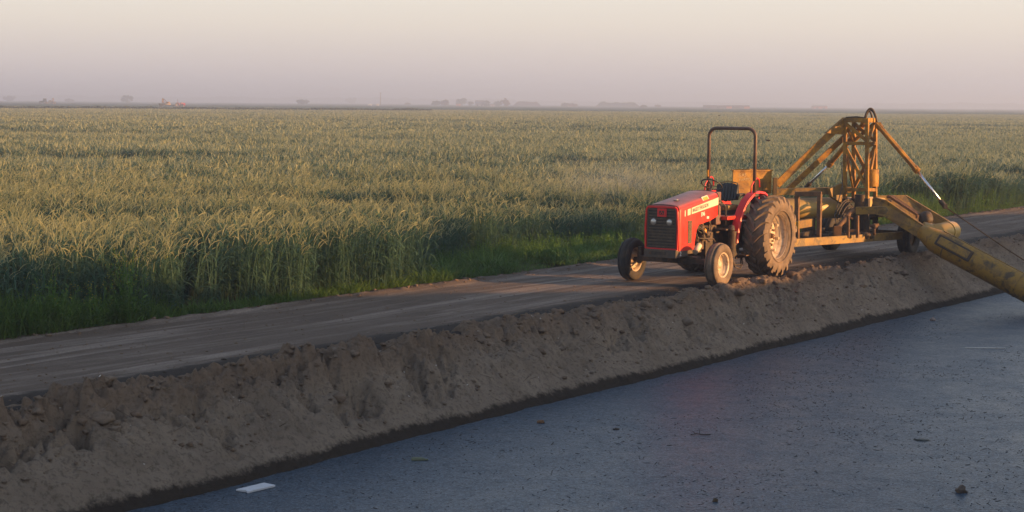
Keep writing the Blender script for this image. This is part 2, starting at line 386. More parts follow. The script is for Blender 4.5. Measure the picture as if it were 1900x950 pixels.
# --- canal bank
def bank_mat():
    m, nt, b = new_mat('raw_earth_bank')
    v = coords(nt); geo = nt.nodes.new('ShaderNodeNewGeometry'); sx = nt.nodes.new('ShaderNodeSeparateXYZ'); nt.links.new(geo.outputs['Position'], sx.inputs[0])
    n1 = noise_tex(nt, 1.6, 8, .65, v, .3); n2 = noise_tex(nt, 16, 8, .72, v); n3 = noise_tex(nt, 70, 5, .7, v)
    c = mixc(nt, ramp(nt, n1, [(.38, (0, 0, 0)), (.66, (1, 1, 1))]), BANK1, BANK2)
    c = mixc(nt, math_n(nt, 'MULTIPLY', ramp(nt, n2, [(.50, (0, 0, 0)), (.62, (1, 1, 1))]), .65), c, tuple(k * .45 for k in BANK1))
    c = mixc(nt, math_n(nt, 'MULTIPLY', ramp(nt, n3, [(.50, (0, 0, 0)), (.70, (1, 1, 1))]), .45), c, BANKL)
    top = math_n(nt, 'ADD', sx.outputs['Z'], math_n(nt, 'MULTIPLY', n1, .25))
    mt = nt.nodes.new('ShaderNodeMapRange'); nt.links.new(top, mt.inputs[0]); mt.inputs['From Min'].default_value = -.15; mt.inputs['From Max'].default_value = .12
    c = mixc(nt, math_n(nt, 'MULTIPLY', mt.outputs[0], .45), c, BANKT)
    wet = math_n(nt, 'ADD', sx.outputs['Z'], math_n(nt, 'MULTIPLY', math_n(nt, 'SUBTRACT', math_n(nt, 'ADD', math_n(nt, 'MULTIPLY', noise_tex(nt, 7, 7, .78, v), .6), math_n(nt, 'MULTIPLY', noise_tex(nt, .9, 3, .6, v), .4)), .5), .40))
    mw = nt.nodes.new('ShaderNodeMapRange'); nt.links.new(wet, mw.inputs[0]); mw.inputs['From Min'].default_value = -.80; mw.inputs['From Max'].default_value = -.855
    c = mixc(nt, mw.outputs[0], c, mixc(nt, n2, (.028, .023, .019), (.065, .052, .040)))
    nt.links.new(c, b.inputs['Base Color'])
    b.inputs['Roughness'].default_value = .95; b.inputs['Specular IOR Level'].default_value = .12
    bump(nt, b, math_n(nt, 'ADD', n2, math_n(nt, 'MULTIPLY', n3, .5)), 1.0, .05)
    return m
def bank_z(s, t):
    wob = .16 * (fbm(t * .35, t * 0 + 2, 3) - .5) * 2 + .05 * (fbm(t * 1.8, t * 0 + 9, 3) - .5) * 2
    s2 = s + wob * np.clip((-13.6 - s) / 1.2, 0, 1) + (.14 * (fbm(t * .6, t * 0 + 31, 4, .6) - .5) + .05 * (fbm(t * 5, t * 0 + 71, 3) - .5)) * np.clip((s + 14.6) / .6, 0, 1) - .15 * np.clip((17.5 - t) / 4, 0, 1) * np.clip((s + 14.6) / .6, 0, 1)
    base = np.interp(s2, [-15.4, -15.12, -14.95, -14.72, -14.5, -14.1, -13.6, -13.0], [-.14, -.06, .015, .03, -.07, -.43, -.90, -1.45])
    up = np.clip((s2 + 15.05) / .15, 0, 1) * np.clip((-13.75 - s2) / .35, 0, 1)
    topw = np.exp(-((s2 + 14.6) / .38) ** 2)
    crum = fbm(s * 5.0, t * 3.4, 5, .58); gul = fbm(s * 1.6 + t * 1.2, t * 5.0 - s * 2.0, 5, .55); lump = fbm(s * 2.2 + 40, t * 1.5 + 9, 3)
    left = np.clip((24 - t) / 8, .25, 1)          # the upstream stretch is rougher
    clod = np.clip(crum - .44, 0, 1) * .85
    dz = up * (.24 * (lump - .5) + topw * (clod * .55 * (.35 + left) + .10 * (fbm(s * 11, t * 8, 4, .6, True) - .6) * (.3 + left)) + .20 * (gul - .5) + .085 * (fbm(s * 15, t * 11, 4, .62) - .5) + .05 * (fbm(s * 6 + t * 2, t * 7, 4, .6, True) - .62))
    pit = np.clip(fbm(s * 3.1 + 7, t * 2.3 + 3, 4, .6) - .57, 0, 1) * 1.3
    dz = dz - up * pit * (.4 + left)
    foot = np.exp(-((s2 + 13.62) / .16) ** 2); dz = dz + foot * .07 * (fbm(s * 6, t * 3, 4) - .5)
    return base + dz
t_bank = np.concatenate([np.arange(5, 34, .022), np.arange(34, 62, .05), np.arange(62, 130, .5), np.arange(130, 400, 6)])
strip('canal_bank', -15.4, -13.02, .022, 0, 0, t_bank, bank_z, bank_mat())

# --- canal water: still, scummy, carrying fine debris
def water_mat():
    m, nt, b = new_mat('scummy_canal_water'); v = coords(nt)
    big = noise_tex(nt, .35, 5, .6, v, .4); midn = noise_tex(nt, 1.6, 6, .65, v, .5); fine = noise_tex(nt, 9, 8, .72, v, .3); ff = noise_tex(nt, 34, 5, .7, v)
    fleck = noise_tex(nt, 26, 4, .75, coords(nt, 'Object', (.55, 1.3, 1), (0, 0, .15)), .5)
    c = mixc(nt, big, WAT1, WAT2); c = mixc(nt, math_n(nt, 'MULTIPLY', ramp(nt, ff, [(.48, (0, 0, 0)), (.62, (1, 1, 1))]), .8), c, (.12, .17, .23))
    f1 = ramp(nt, fleck, [(.585, (0, 0, 0)), (.64, (1, 1, 1))])
    c = mixc(nt, math_n(nt, 'MULTIPLY', f1, .8), c, (.012, .013, .016))
    nt.links.new(c, b.inputs['Base Color'])
    rr = nt.nodes.new('ShaderNodeMapRange'); nt.links.new(math_n(nt, 'MULTIPLY', math_n(nt, 'ADD', fine, midn), .5), rr.inputs[0]); rr.inputs['From Min'].default_value = .3; rr.inputs['From Max'].default_value = .7; rr.inputs['To Min'].default_value = WR[0]; rr.inputs['To Max'].default_value = WR[1]
    nt.links.new(rr.outputs[0], b.inputs['Roughness']); b.inputs['IOR'].default_value = 1.33; nt.links.new(math_n(nt, 'MULTIPLY', math_n(nt, 'SUBTRACT', 1.15, math_n(nt, 'ADD', f1, math_n(nt, 'MULTIPLY', ramp(nt, ff, [(.40, (1, 1, 1)), (.55, (0, 0, 0))]), .5)), True), WSPEC), b.inputs['Specular IOR Level'])
    nt.links.new(mixc(nt, f1, WTINT, (.1, .1, .1)), b.inputs['Specular Tint'])
    bump(nt, b, math_n(nt, 'ADD', math_n(nt, 'ADD', fine, math_n(nt, 'MULTIPLY', midn, .8)), math_n(nt, 'MULTIPLY', ff, .5)), .5, .012)
    return m
Vw = [ST(s, t, -.95)[:] for s, t in ((-14.4, -400), (-3.2, -400), (-3.2, 900), (-14.4, 900))]
tag(mesh_np('canal_water', Vw, [(0, 1, 2, 3)], water_mat(), smooth=False), kind='structure')

# loose clods along the berm and lips, straw and white chips on the bank
def scatter_blobs(name, n, sfun, tfun, zf, rad, mat, label, flat=.6, cat='soil'):
    bm = bmesh.new(); bmesh.ops.create_icosphere(bm, subdivisions=2, radius=1); bv = np.array([v.co[:] for v in bm.verts]); bf = np.array([[q.index for q in f.verts] for f in bm.faces]); bm.free()
    Vs = []; Fs = []
    for i in range(n):
        s = sfun(); t = tfun(); r_ = rad(); z = float(zf(np.array([[s]]), np.array([[t]]))[0, 0])
        off = rng.random(3) * 50; k = 1 + .8 * np.array([mnoise.noise(Vector(p * 1.9 + off)) for p in bv])
        sc = np.array([r_ * (.7 + .8 * rng.random()), r_ * (.7 + .6 * rng.random()), r_ * flat * (.7 + .6 * rng.random())])
        a = rng.random() * 6.28; V = bv * k[:, None] * sc; ca, sa = math.cos(a), math.sin(a)
        V = np.stack([V[:, 0] * ca - V[:, 1] * sa, V[:, 0] * sa + V[:, 1] * ca, V[:, 2]], 1) + np.array([s * N.x + t * T.x, s * N.y + t * T.y, z + r_ * .12])
        Fs.append(bf + len(Vs) * len(bv)); Vs.append(V)
    return tag(mesh_np(name, np.concatenate(Vs), np.concatenate(Fs), mat, smooth=True), label, cat, kind='stuff')
m_clod = soil('dry_clod_soil', BANK1, BANKT, tuple(k * .5 for k in BANK1), 25, .9, .02)[0]
def rl(a, b): return lambda: a + (b - a) * rng.random()
scatter_blobs('bank_clods', 1500, lambda: -14.68 + .22 * rng.standard_normal(), lambda: 9 + 42 * rng.random() ** 1.3, bank_z, lambda: .008 + .032 * rng.random() ** 4, m_clod, 'loose dry clods of earth along the top of the canal bank')
scatter_blobs('road_edge_clods', 500, lambda: -19.08 + .13 * rng.standard_normal(), lambda: 12 + 50 * rng.random(), road_z, lambda: .010 + .032 * rng.random() ** 3, m_clod, 'crumbled reddish clods along the field edge of the dirt road')
scatter_blobs('road_rut_clods', 900, lambda: -15.2 + .12 * rng.standard_normal(), lambda: 9 + 30 * rng.random(), road_z, lambda: .008 + .02 * rng.random() ** 2, soil('shaded_rut_soil', (.04, .034, .03), (.07, .055, .045), (.03, .025, .02))[0], 'dark loose soil crumbs beside the berm on the road edge')  # same colour as the road-edge strip, berm shade included
scatter_blobs('bank_lumps', 300, lambda: -14.62 + .25 * rng.standard_normal(), lambda: 9 + 26 * rng.random() ** 1.5, bank_z, lambda: .03 + .08 * rng.random() ** 3, m_clod, 'larger broken lumps of earth sitting on the upper bank')
scatter_blobs('road_gravel', 2600, lambda: -19 + 3.7 * rng.random(), lambda: 10 + 45 * rng.random() ** 1.4, road_z, lambda: .005 + .014 * rng.random() ** 3, m_clod, 'small loose stones and crumbs strewn over the dirt road')
scatter_blobs('slope_crumbs', 1500, lambda: -14.9 + 1.15 * rng.random(), lambda: 9 + 38 * rng.random() ** 1.3, bank_z, lambda: .008 + .028 * rng.random() ** 3, m_clod, 'small crumbs of earth rolled down the face of the canal bank')
def flecks(name, n, place, L, W, mat, label, cat):
    Vs = []; Fs = []
    for i in range(n):
        p, a = place(); l = L(); w_ = W(); ca, sa = math.cos(a), math.sin(a); d = np.array([ca, sa, 0]); e = np.array([-sa, ca, 0]); p = np.array(p)
        tilt = np.array([0, 0, (rng.random() - .5) * l * .5]); th = np.array([0, 0, max(.002, w_ * .35)])
        q = [p - d * l / 2 - e * w_ / 2 - tilt, p + d * l / 2 - e * w_ * .3 + tilt, p + d * l * .4 + e * w_ / 2 + tilt, p - d * l * .45 + e * w_ * .4 - tilt]
        k = len(Vs); Vs += q + [x + th for x in q]
        Fs += [(k + 3, k + 2, k + 1, k), (k + 4, k + 5, k + 6, k + 7), (k, k + 1, k + 5, k + 4), (k + 1, k + 2, k + 6, k + 5), (k + 2, k + 3, k + 7, k + 6), (k + 3, k, k + 4, k + 7)]
    return tag(mesh_np(name, Vs, Fs, mat, smooth=False), label, cat, kind='stuff')
def on_bank():
    s = -14.9 + 1.2 * rng.random(); t = 9 + 30 * rng.random(); z = float(bank_z(np.array([[s]]), np.array([[t]]))[0, 0]); return ST(s, t, z + .01)[:], rng.random() * 6.28
flecks('bank_straw', 420, on_bank, rl(.05, .28), rl(.003, .007), worn('dry_straw', (.20, .15, .10), (.10, .07, .05), .4, .6, .9), 'bits of dry straw and root lying on the earth bank', 'straw')
flecks('bank_chips', 70, on_bank, rl(.01, .035), rl(.006, .014), M['white'], 'small white chips scattered on the earth bank', 'litter')
def on_water():
    while True:
        s = -13.3 + 8.5 * rng.random(); t = 6 + 40 * rng.random(); p = ST(s, t, -.949)
        if abs(p.x / p.y) < .36 and rng.random() < min(1, .2 + .6 * (p.x + 6) / 10) * max(0, 1.6 * (mnoise.noise(Vector((s * .5, t * .35, 1))) * 1.4 + .45)): return p[:], .25 + .9 * rng.standard_normal()
flecks('floating_debris', 5200, on_water, lambda: .014 + .07 * rng.random() ** 4, rl(.005, .013), worn('wet_debris', (.018, .015, .014), (.045, .032, .022), .45, .6, .6), 'fine dark debris floating all over the canal water', 'debris')

# ================================================================== plants (instanced clumps)
def ribbon(P, D, Wd, side):
    """P (n,k,3) centre points, Wd (n,k) widths, side (n,3): quads"""
    n, k, _ = P.shape; A = P - side[:, None, :] * Wd[..., None] / 2; B = P + side[:, None, :] * Wd[..., None] / 2
    V = np.stack([A, B], 2).reshape(n, k * 2, 3)
    i = np.arange(k - 1) * 2; q = np.stack([i, i + 1, i + 3, i + 2], 1)
    Fq = (q[None] + (np.arange(n) * k * 2)[:, None, None]).reshape(-1, 4)
    return V.reshape(-1, 3), Fq
def merge(parts):
    Vs = []; Fs = []; Ms = []; o = 0
    for V, Fq, mi in parts: Vs.append(V); Fs.append(Fq + o); Ms.append(np.full(len(Fq), mi)); o += len(V)
    return np.concatenate(Vs), np.concatenate(Fs), np.concatenate(Ms)
def arc(n, base, az, lean0, curl, L, k):
    """curve starting at base, heading az, tilt from vertical lean0 growing by curl over the length"""
    s = np.linspace(0, 1, k); th = lean0[:, None] + curl[:, None] * s[None]
    ds = (L / (k - 1))[:, None]; r_ = np.cumsum(np.sin(th) * ds, 1) - np.sin(th[:, :1]) * ds; z = np.cumsum(np.cos(th) * ds, 1) - np.cos(th[:, :1]) * ds
    P = np.stack([np.cos(az)[:, None] * r_, np.sin(az)[:, None] * r_, z], -1) + base[:, None, :]
    return P, th[:, -1]
def wheat_clump(n, foot, h=1.13, wk=1.0, leaves=4, full=True):
    base = np.stack([(rng.random(n) - .5) * foot, (rng.random(n) - .5) * foot, np.zeros(n)], 1)
    az = rng.random(n) * 6.283; az = np.where(rng.random(n) < .6, rng.normal(.15, .9, n), az)
    H = h * (1 + .09 * rng.standard_normal(n)); parts = []
    k = 4 if full else 2
    P, th = arc(n, base, az, np.abs(rng.normal(.02, .05, n)), rng.normal(.16, .08, n), H * .86, k)
    side = np.stack([-np.sin(az), np.cos(az), 0 * az], 1)
    V, Fq = ribbon(P, 0, np.full((n, k), .006 * wk), side); parts.append((V, Fq, 0))
    top = P[:, -1]
    for j in range(leaves):
        m = rng.random(n) < .9; hh = (.45 + .5 * rng.random(n)) if not full else (.10 + .20 * j + .25 * rng.random(n))
        idx = np.clip(hh, 0, .97); b = base + (top - base) * idx[:, None]; a2 = rng.random(n) * 6.283
        L = .20 + .24 * rng.random(n); kk = 5 if full else 3
        PL, _ = arc(n, b, a2, .25 + .35 * rng.random(n), 1.0 + 1.3 * rng.random(n), L, kk)
        sd = np.stack([-np.sin(a2), np.cos(a2), .3 * rng.standard_normal(n)], 1); tp = np.interp(np.linspace(0, 1, kk), [0, .3, 1], [.7, 1, .1])
        V, Fq = ribbon(PL[m], 0, (.019 * wk * (.7 + .6 * rng.random(n)))[m][:, None] * tp[None], sd[m]); parts.append((V, Fq, 0))
    # ear with awns: a nodding tapered arc, two crossed blades
    kk = 5 if full else 3; L = .18 + .10 * rng.random(n); curl = np.clip(rng.normal(1.0, .55, n), .1, 2.2)
    em = rng.random(n) < (.62 if full else .50)
    PE, _ = arc(n, top, az, th + .05, curl, L, kk); tp = np.interp(np.linspace(0, 1, kk), [0, .2, .6, 1], [.5, 1, .8, .12])
    wd = (.016 * wk * (.8 + .4 * rng.random(n)))[:, None] * tp[None]
    V, Fq = ribbon(PE[em], 0, wd[em], side[em]); parts.append((V, Fq, 1))
    if full:
        up = np.stack([-np.cos(az) * .7, -np.sin(az) * .7, np.full(n, .7)], 1); V, Fq = ribbon(PE[em], 0, wd[em] * .8, up[em]); parts.append((V, Fq, 1))
    return merge(parts)
def grass_clump(n, foot, h, wk=1.0, lean=.25):
    base = np.stack([rng.normal(0, foot / 2, n), rng.normal(0, foot / 2, n), np.zeros(n)], 1); az = rng.random(n) * 6.283
    P, _ = arc(n, base, az, np.abs(rng.normal(lean, .2, n)), .4 + 1.2 * rng.random(n), h * (.5 + .6 * rng.random(n)), 5)
    tp = np.array([.8, 1, .85, .55, .1]); side = np.stack([-np.sin(az), np.cos(az), 0 * az], 1)
    V, Fq = ribbon(P, 0, (.008 * wk * (.6 + .8 * rng.random(n)))[:, None] * tp[None], side); return merge([(V, Fq, 0)])
def weed_clump(n, foot, h, flowers=0.0, leafy_=10, spread=.30):
    """branching broad-leaved weed: stems with many small leaves, optional yellow flower heads"""
    base = np.stack([rng.normal(0, foot * .35, n), rng.normal(0, foot * .35, n), np.zeros(n)], 1); az = rng.random(n) * 6.283; parts = []
    P, th = arc(n, base, az, np.abs(rng.normal(.1, .1, n)), rng.normal(spread, .15, n), h * (.6 + .45 * rng.random(n)), 6)
    side = np.stack([-np.sin(az), np.cos(az), 0 * az], 1); V, Fq = ribbon(P, 0, np.full((n, 6), .007), side); parts.append((V, Fq, 0))
    for j in range(leafy_):
        u = rng.random(n) * .95; f = u * 5; i0 = np.minimum(f.astype(int), 4); b = P[np.arange(n), i0] + (P[np.arange(n), i0 + 1] - P[np.arange(n), i0]) * (f - i0)[:, None]
        a2 = rng.random(n) * 6.283; PL, _ = arc(n, b, a2, .6 + .6 * rng.random(n), .9 * rng.random(n), (.05 + .10 * rng.random(n)) * (1.25 - u), 4)
        sd = np.stack([-np.sin(a2), np.cos(a2), .5 * rng.standard_normal(n)], 1); V, Fq = ribbon(PL, 0, (.022 * (.6 + .7 * rng.random(n)))[:, None] * np.array([.4, 1, .8, .1])[None], sd); parts.append((V, Fq, 0))
    if flowers > 0:
        for j in range(8):
            m = rng.random(n) < flowers; b = P[:, -1] - np.array([0, 0, 1]) * (.10 * rng.random(n))[:, None] + rng.normal(0, .022, (n, 3)); a2 = rng.random(n) * 6.283
            PL, _ = arc(n, b, a2, 1.2 * rng.random(n), 0 * a2, np.full(n, .014), 2); sd = np.stack([-np.sin(a2), np.cos(a2), 0 * a2], 1)
            V, Fq = ribbon(PL[m], 0, np.full((m.sum(), 2), .013), sd[m]); parts.append((V, Fq, 1))
    return merge(parts)
def proto(name, data, mats):
    V, Fq, mi = data; return mesh_np(name, V, Fq, mats, mi, smooth=True, link=False)
def proto_col(name, objs):
    c = bpy.data.collections.new(name)
    for o in objs: c.objects.link(o)
    return c
def scatter(name, pts, scl, rot, col, label, cat, kind='stuff'):
    """one object: points carrying a copy of a random clump each (geometry nodes)"""
    me = bpy.data.meshes.new(name); pts = np.asarray(pts, np.float32); me.vertices.add(len(pts)); me.vertices.foreach_set('co', pts.ravel())
    for an, arr, ty in (('scl', scl, 'FLOAT'), ('rot', rot, 'FLOAT'), ('pick', rng.integers(0, len(col.objects), len(pts)), 'INT')):
        a = me.attributes.new(an, ty, 'POINT'); a.data.foreach_set('value', np.asarray(arr, np.float32 if ty == 'FLOAT' else np.int32))
    o = bpy.data.objects.new(name, me); COL.objects.link(o)
    g = bpy.data.node_groups.new(name + '_nodes', 'GeometryNodeTree')
    g.interface.new_socket('Geometry', in_out='INPUT', socket_type='NodeSocketGeometry'); g.interface.new_socket('Geometry', in_out='OUTPUT', socket_type='NodeSocketGeometry')
    gi = g.nodes.new('NodeGroupInput'); go = g.nodes.new('NodeGroupOutput'); ip = g.nodes.new('GeometryNodeInstanceOnPoints')
    ci = g.nodes.new('GeometryNodeCollectionInfo'); ci.inputs['Collection'].default_value = col; ci.inputs['Separate Children'].default_value = True; ci.inputs['Reset Children'].default_value = True
    def attr(nm, ty):
        a = g.nodes.new('GeometryNodeInputNamedAttribute'); a.data_type = ty; a.inputs['Name'].default_value = nm; return [q for q in a.outputs if q.name == 'Attribute' and q.enabled][0]
    cx = g.nodes.new('ShaderNodeCombineXYZ'); L = g.links.new
    L(gi.outputs[0], ip.inputs['Points']); L(ci.outputs[0], ip.inputs['Instance']); ip.inputs['Pick Instance'].default_value = True
    L(attr('pick', 'INT'), ip.inputs['Instance Index']); L(attr('rot', 'FLOAT'), cx.inputs['Z']); L(cx.outputs[0], ip.inputs['Rotation']); L(attr('scl', 'FLOAT'), ip.inputs['Scale'])
    L(ip.outputs[0], go.inputs[0]); md = o.modifiers.new('plants', 'NODES'); md.node_group = g
    return tag(o, label, cat, kind=kind)

HW = .5 * 1900 / F_PX
def wedge(y0, y1, dens, margin=2.5):
    """random ground points in the view wedge between two distances"""
    n = int(dens * (HW * (y1 ** 2 - y0 ** 2) + 2 * margin * (y1 - y0))); y = np.sqrt(rng.random(n * 1) * (y1 ** 2 - y0 ** 2) + y0 ** 2)
    x = (rng.random(n) * 2 - 1) * (HW * y + margin); return x, y
def st_of(x, y): return x * N.x + y * N.y, x * T.x + y * T.y
def wheat_edge(t, s):
    e = np.interp(t, [0, 14, 17.5, 25.0, 26.3, 28.5, 31, 34, 44, 47, 52, 300], [-20.15, -20.0, -19.5, -19.45, -20.8, -21.0, -21.3, -20.7, -20.8, -20.8, -19.7, -19.75])
    return e + .35 * (fbm(t * .8, t * 0 + 3, 3) - .5)
def height_field(x, y):
    """slow waves and thin stretches in the crop"""
    band = fbm(x * .035 + 3, y * .16 + x * .02, 4, .55); b2 = fbm(x * .25, y * .5, 3)
    gap = np.clip((band - .51) * 8, 0, 1); return 1.02 - .26 * gap + .16 * (b2 - .5)
wm = [M['wleaf'], M['wear']]
cA = proto_col('wheat_near_clumps', [proto('wheat_tuft', wheat_clump(21, .34), wm) for _ in range(6)])
cB = proto_col('wheat_mid_clumps', [proto('wheat_tuft', wheat_clump(46, .75, wk=1.5, leaves=4, full=False), wm) for _ in range(5)])
cC = proto_col('wheat_far_clumps', [proto('wheat_tuft', wheat_clump(90, 2.4, wk=3.0, leaves=3, full=False), wm) for _ in range(5)])
PX = []; SC = []
def field_pts(y0, y1, dens, keep=lambda x, y, s, t: np.ones(len(x), bool)):
    x, y = wedge(y0, y1, dens); s, t = st_of(x, y); m = (s < wheat_edge(t, s)) & keep(x, y, s, t)
    x, y, s = x[m], y[m], s[m]; hf = height_field(x, y) * (1.03 + .10 * np.clip((x * T.x + y * T.y - 46) / 5, 0, 1) * np.clip((s + 26) / 4, 0, 1) + .05 * np.clip((s + 23) / 3, 0, 1)); return np.stack([x, y, np.full(len(x), -.05)], 1), hf * (1 + .07 * rng.standard_normal(len(x)))
pa, sa = field_pts(22, 62, 6.9, lambda x, y, s, t: rng.random(len(x)) < np.clip((62 - y) / 18, 0, 1))
scatter('wheat_near', pa, sa, rng.random(len(pa)) * .8 - .4, cA, 'green wheat with pale nodding ears standing along the dirt road', 'wheat')
pb, sb = field_pts(44, 135, 3.9, lambda x, y, s, t: rng.random(len(x)) < np.clip((y - 44) / 18, 0, 1) * np.clip((135 - y) / 20, 0, 1))
scatter('wheat_midfield', pb, sb, rng.random(len(pb)) * .8 - .4, cB, 'green wheat with pale ears further out in the field', 'wheat')
pc, sc_ = field_pts(115, 520, .62, lambda x, y, s, t: rng.random(len(x)) < np.clip((y - 115) / 20, 0, 1))
scatter('wheat_far', pc, sc_, rng.random(len(pc)) * 1.0 - .5, cC, 'distant wheat fading into the morning mist', 'wheat')
# the dense mass of stems and leaves below the ears
def canopy():
    m, nt, b = new_mat('wheat_mass'); v = coords(nt); n1 = noise_tex(nt, 6, 8, .7, v); n2 = noise_tex(nt, .05, 5, .6, coords(nt, 'Object', (.4, 1.6, 1)))
    c = mixc(nt, n1, (.022, .050, .034), (.075, .105, .062)); c = mixc(nt, math_n(nt, 'MULTIPLY', n2, .5), c, (.06, .095, .055))  # kept dark so gaps between plants read as shadow
    nt.links.new(c, b.inputs['Base Color']); b.inputs['Roughness'].default_value = 1; b.inputs['Specular IOR Level'].default_value = 0
    bump(nt, b, n1, 1.0, .3)
    ys = np.concatenate([np.arange(22, 60, .8), np.arange(60, 160, 2.5), np.arange(160, 520, 8), [600, 750, 1000, 1400, 2200, 4200]]); V = []; Fq = []
    K = 140
    for y in ys:
        x = np.linspace(-(HW * y + 3), HW * y + 3, K); s, t = st_of(x, np.full(K, y)); e = wheat_edge(t, s) - 1.5
        over = np.clip(s - e, 0, 1e9); x = x - over * N.x * 1.0; yy = y - over * N.y; z = height_field(x, yy) * (.74 if y < 520 else .95) - np.where(over > 0, 1.1, 0)
        V.append(np.stack([x, yy, z], 1))
    V = np.concatenate(V); i = np.arange(len(ys) - 1)[:, None] * K + np.arange(K - 1)[None]; Fq = np.stack([i, i + 1, i + K + 1, i + K], -1).reshape(-1, 4)
    return tag(mesh_np('wheat_undergrowth', V, Fq, m, smooth=True), 'dense green mass of wheat stems below the ears', 'wheat', kind='stuff')
canopy()

# verge grass and weeds
cG = proto_col('grass_tufts', [proto('grass_tuft', grass_clump(26, .22, .42, 1.8, .4), [M['grass']]) for _ in range(5)])
cGt = proto_col('tall_grass_tufts', [proto('grass_tuft', grass_clump(30, .30, .95, 2.2, .2), [M['grass']]) for _ in range(4)])
cW = proto_col('weed_tufts', [proto('weed_tuft', weed_clump(18, .35, .75), [M['weed'], M['flower']]) for _ in range(4)])
def verge(n, t0, t1, in0, in1, pw=1.0):
    t = t0 + (t1 - t0) * rng.random(n); e0 = -19.35 - .12 * fbm(t * 1.3, t * 0, 3); s = e0 - in0 - (in1 - in0) * rng.random(n) ** pw
    return np.stack([s * N.x + t * T.x, s * N.y + t * T.y, np.full(n, -.02)], 1), s, t
g1, s1, t1 = verge(620, 12, 27, -.02, .40, 1.4); h1 = .30 + .5 * rng.random(len(g1)) * (.5 + fbm(t1 * 1.1, t1 * 0 + 5, 3))
g2, s2, t2 = verge(1200, 24.8, 46, -.02, 2.4, 1.0); h2 = .15 + 1.5 * fbm(t2 * 1.2, s2 * 1.2, 3) ** 1.3 * (.5 + .8 * rng.random(len(g2)))
g3, s3, t3 = verge(420, 44, 95, -.0, .4, 1.2); h3 = .3 + .5 * rng.random(len(g3))
G = np.concatenate([g1, g2, g3]); scatter('verge_grass', G, np.concatenate([h1, h2, h3]), rng.random(len(G)) * 6.28, cG, 'short green grass growing between the wheat and the dirt road', 'grass')
k1, _, t4 = verge(420, 11, 18.3, .0, 1.3, 1.0); k2, _, t5 = verge(420, 43.5, 50.5, .3, 1.9)
G = np.concatenate([k1, k2]); hh = np.concatenate([np.interp(t4, [11, 15.5, 17.0, 18.3], [1.0, .85, .5, .35]), np.interp(t5, [43.5, 46.5, 50.5], [.8, 1.05, .8])]) * (.7 + .4 * rng.random(len(G)))
scatter('tall_verge_grass', G, hh, rng.random(len(G)) * 6.28, cGt, 'tall lush green grass at the edge of the wheat', 'grass')
k1, _, t4 = verge(260, 11, 18.6, .0, 1.2); k2, _, t5 = verge(130, 26, 34, .6, 2.4); k3, _, t6 = verge(120, 44, 60, .2, 1.6)
G = np.concatenate([k1, k2, k3]); scatter('verge_weeds', G, np.concatenate([np.interp(t4, [11, 15.5, 17, 18.6], [1.15, .95, .6, .5]), .5 + .4 * rng.random(130), .7 + .5 * rng.random(120)]) * (.75 + .35 * rng.random(len(G))), rng.random(len(G)) * 6.28, cW, 'leafy broad green weeds at the foot of the wheat', 'weeds')
# the mustard plants standing out by themselves
def mustard(name, p, h, label, fl=.8, n=26, sp=.42):
    V, Fq, mi = weed_clump(n, .22, h, fl, 14, sp); st = mi == 0
    o = mesh_np(name, V, Fq, [M['weed'], M['flower']], mi); o.location = p; o.rotation_euler = (0, 0, rng.random() * 6); return tag(o, label, 'plant', 'mustard plants at the wheat edge')
mustard('mustard_plant', gz(238, 600), 1.15, 'tall bushy plant with tiny yellow flowers in front of the dark wheat stems', .8, 34)
mustard('mustard_plant', gz(100, 615), 1.0, 'smaller flowering mustard plant among the tall grass near the left end of the road', .5, 22)
mustard('mustard_plant', gz(182, 606), .7, 'low mustard plant just to the left of the tallest flowering one', .6, 18)

# ================================================================== tractor (x forward, y to its left, z up; origin under the rear axle)
PI = math.pi
def lug_tyre(Ro, w, Rr, nl=20):
    """agricultural drive tyre around axis Y: carcass + chevron lugs"""
    mb = MB(); h = w / 2; Rc = Ro - .058
    mb.lathe([(Rr, -h * .72), (Rr + .03, -h * .86), (Rr + .14, -h * 1.02), (Rc - .10, -h * 1.0), (Rc - .025, -h * .86), (Rc, -h * .45), (Rc + .006, 0),
              (Rc, h * .45), (Rc - .025, h * .86), (Rc - .10, h * 1.0), (Rr + .14, h * 1.02), (Rr + .03, h * .86), (Rr, h * .72)], n=84)
    mb.lathe([(Rr + .055, h * .955), (Rr + .062, h * 1.0), (Rr + .075, h * 1.0), (Rr + .08, h * .99)], n=84); 
    for side in (-1, 1):
        for k in range(nl):
            a0 = 2 * PI * (k + (.5 if side > 0 else 0)) / nl
            st = []
            path = [(-.035, Ro - .004, 0.0), (.30, Ro, .11), (.62, Ro - .004, .20), (.90, Ro - .025, .255), (1.03, Rc - .05, .28), (1.02, Rc - .12, .29)]
            wd = [.032, .034, .036, .040, .040, .026]
            for (fy, rr, dl), wv in zip(path, wd):
                for sg in (-1, 1):
                    a = a0 + (dl + sg * wv) / Ro
                    for rad in (rr - .075 if rr > Rc else Rc - .19, rr):
                        yy = side * h * fy if rad == rr else side * h * fy * (.93 if fy > .95 else 1)
                        st.append((rad * math.cos(a), yy, rad * math.sin(a)))
            fs = []
            for i in range(len(path) - 1):
                o = i * 4; p = o + 4
                fs += [(o + 1, o + 3, p + 3, p + 1), (o, o + 1, p + 1, p), (o + 2, p + 2, p + 3, o + 3), (o, p, p + 2, o + 2)]
            fs += [(0, 2, 3, 1), (len(st) - 4, len(st) - 3, len(st) - 1, len(st) - 2)]
            mb.add(st, fs)
    return mb
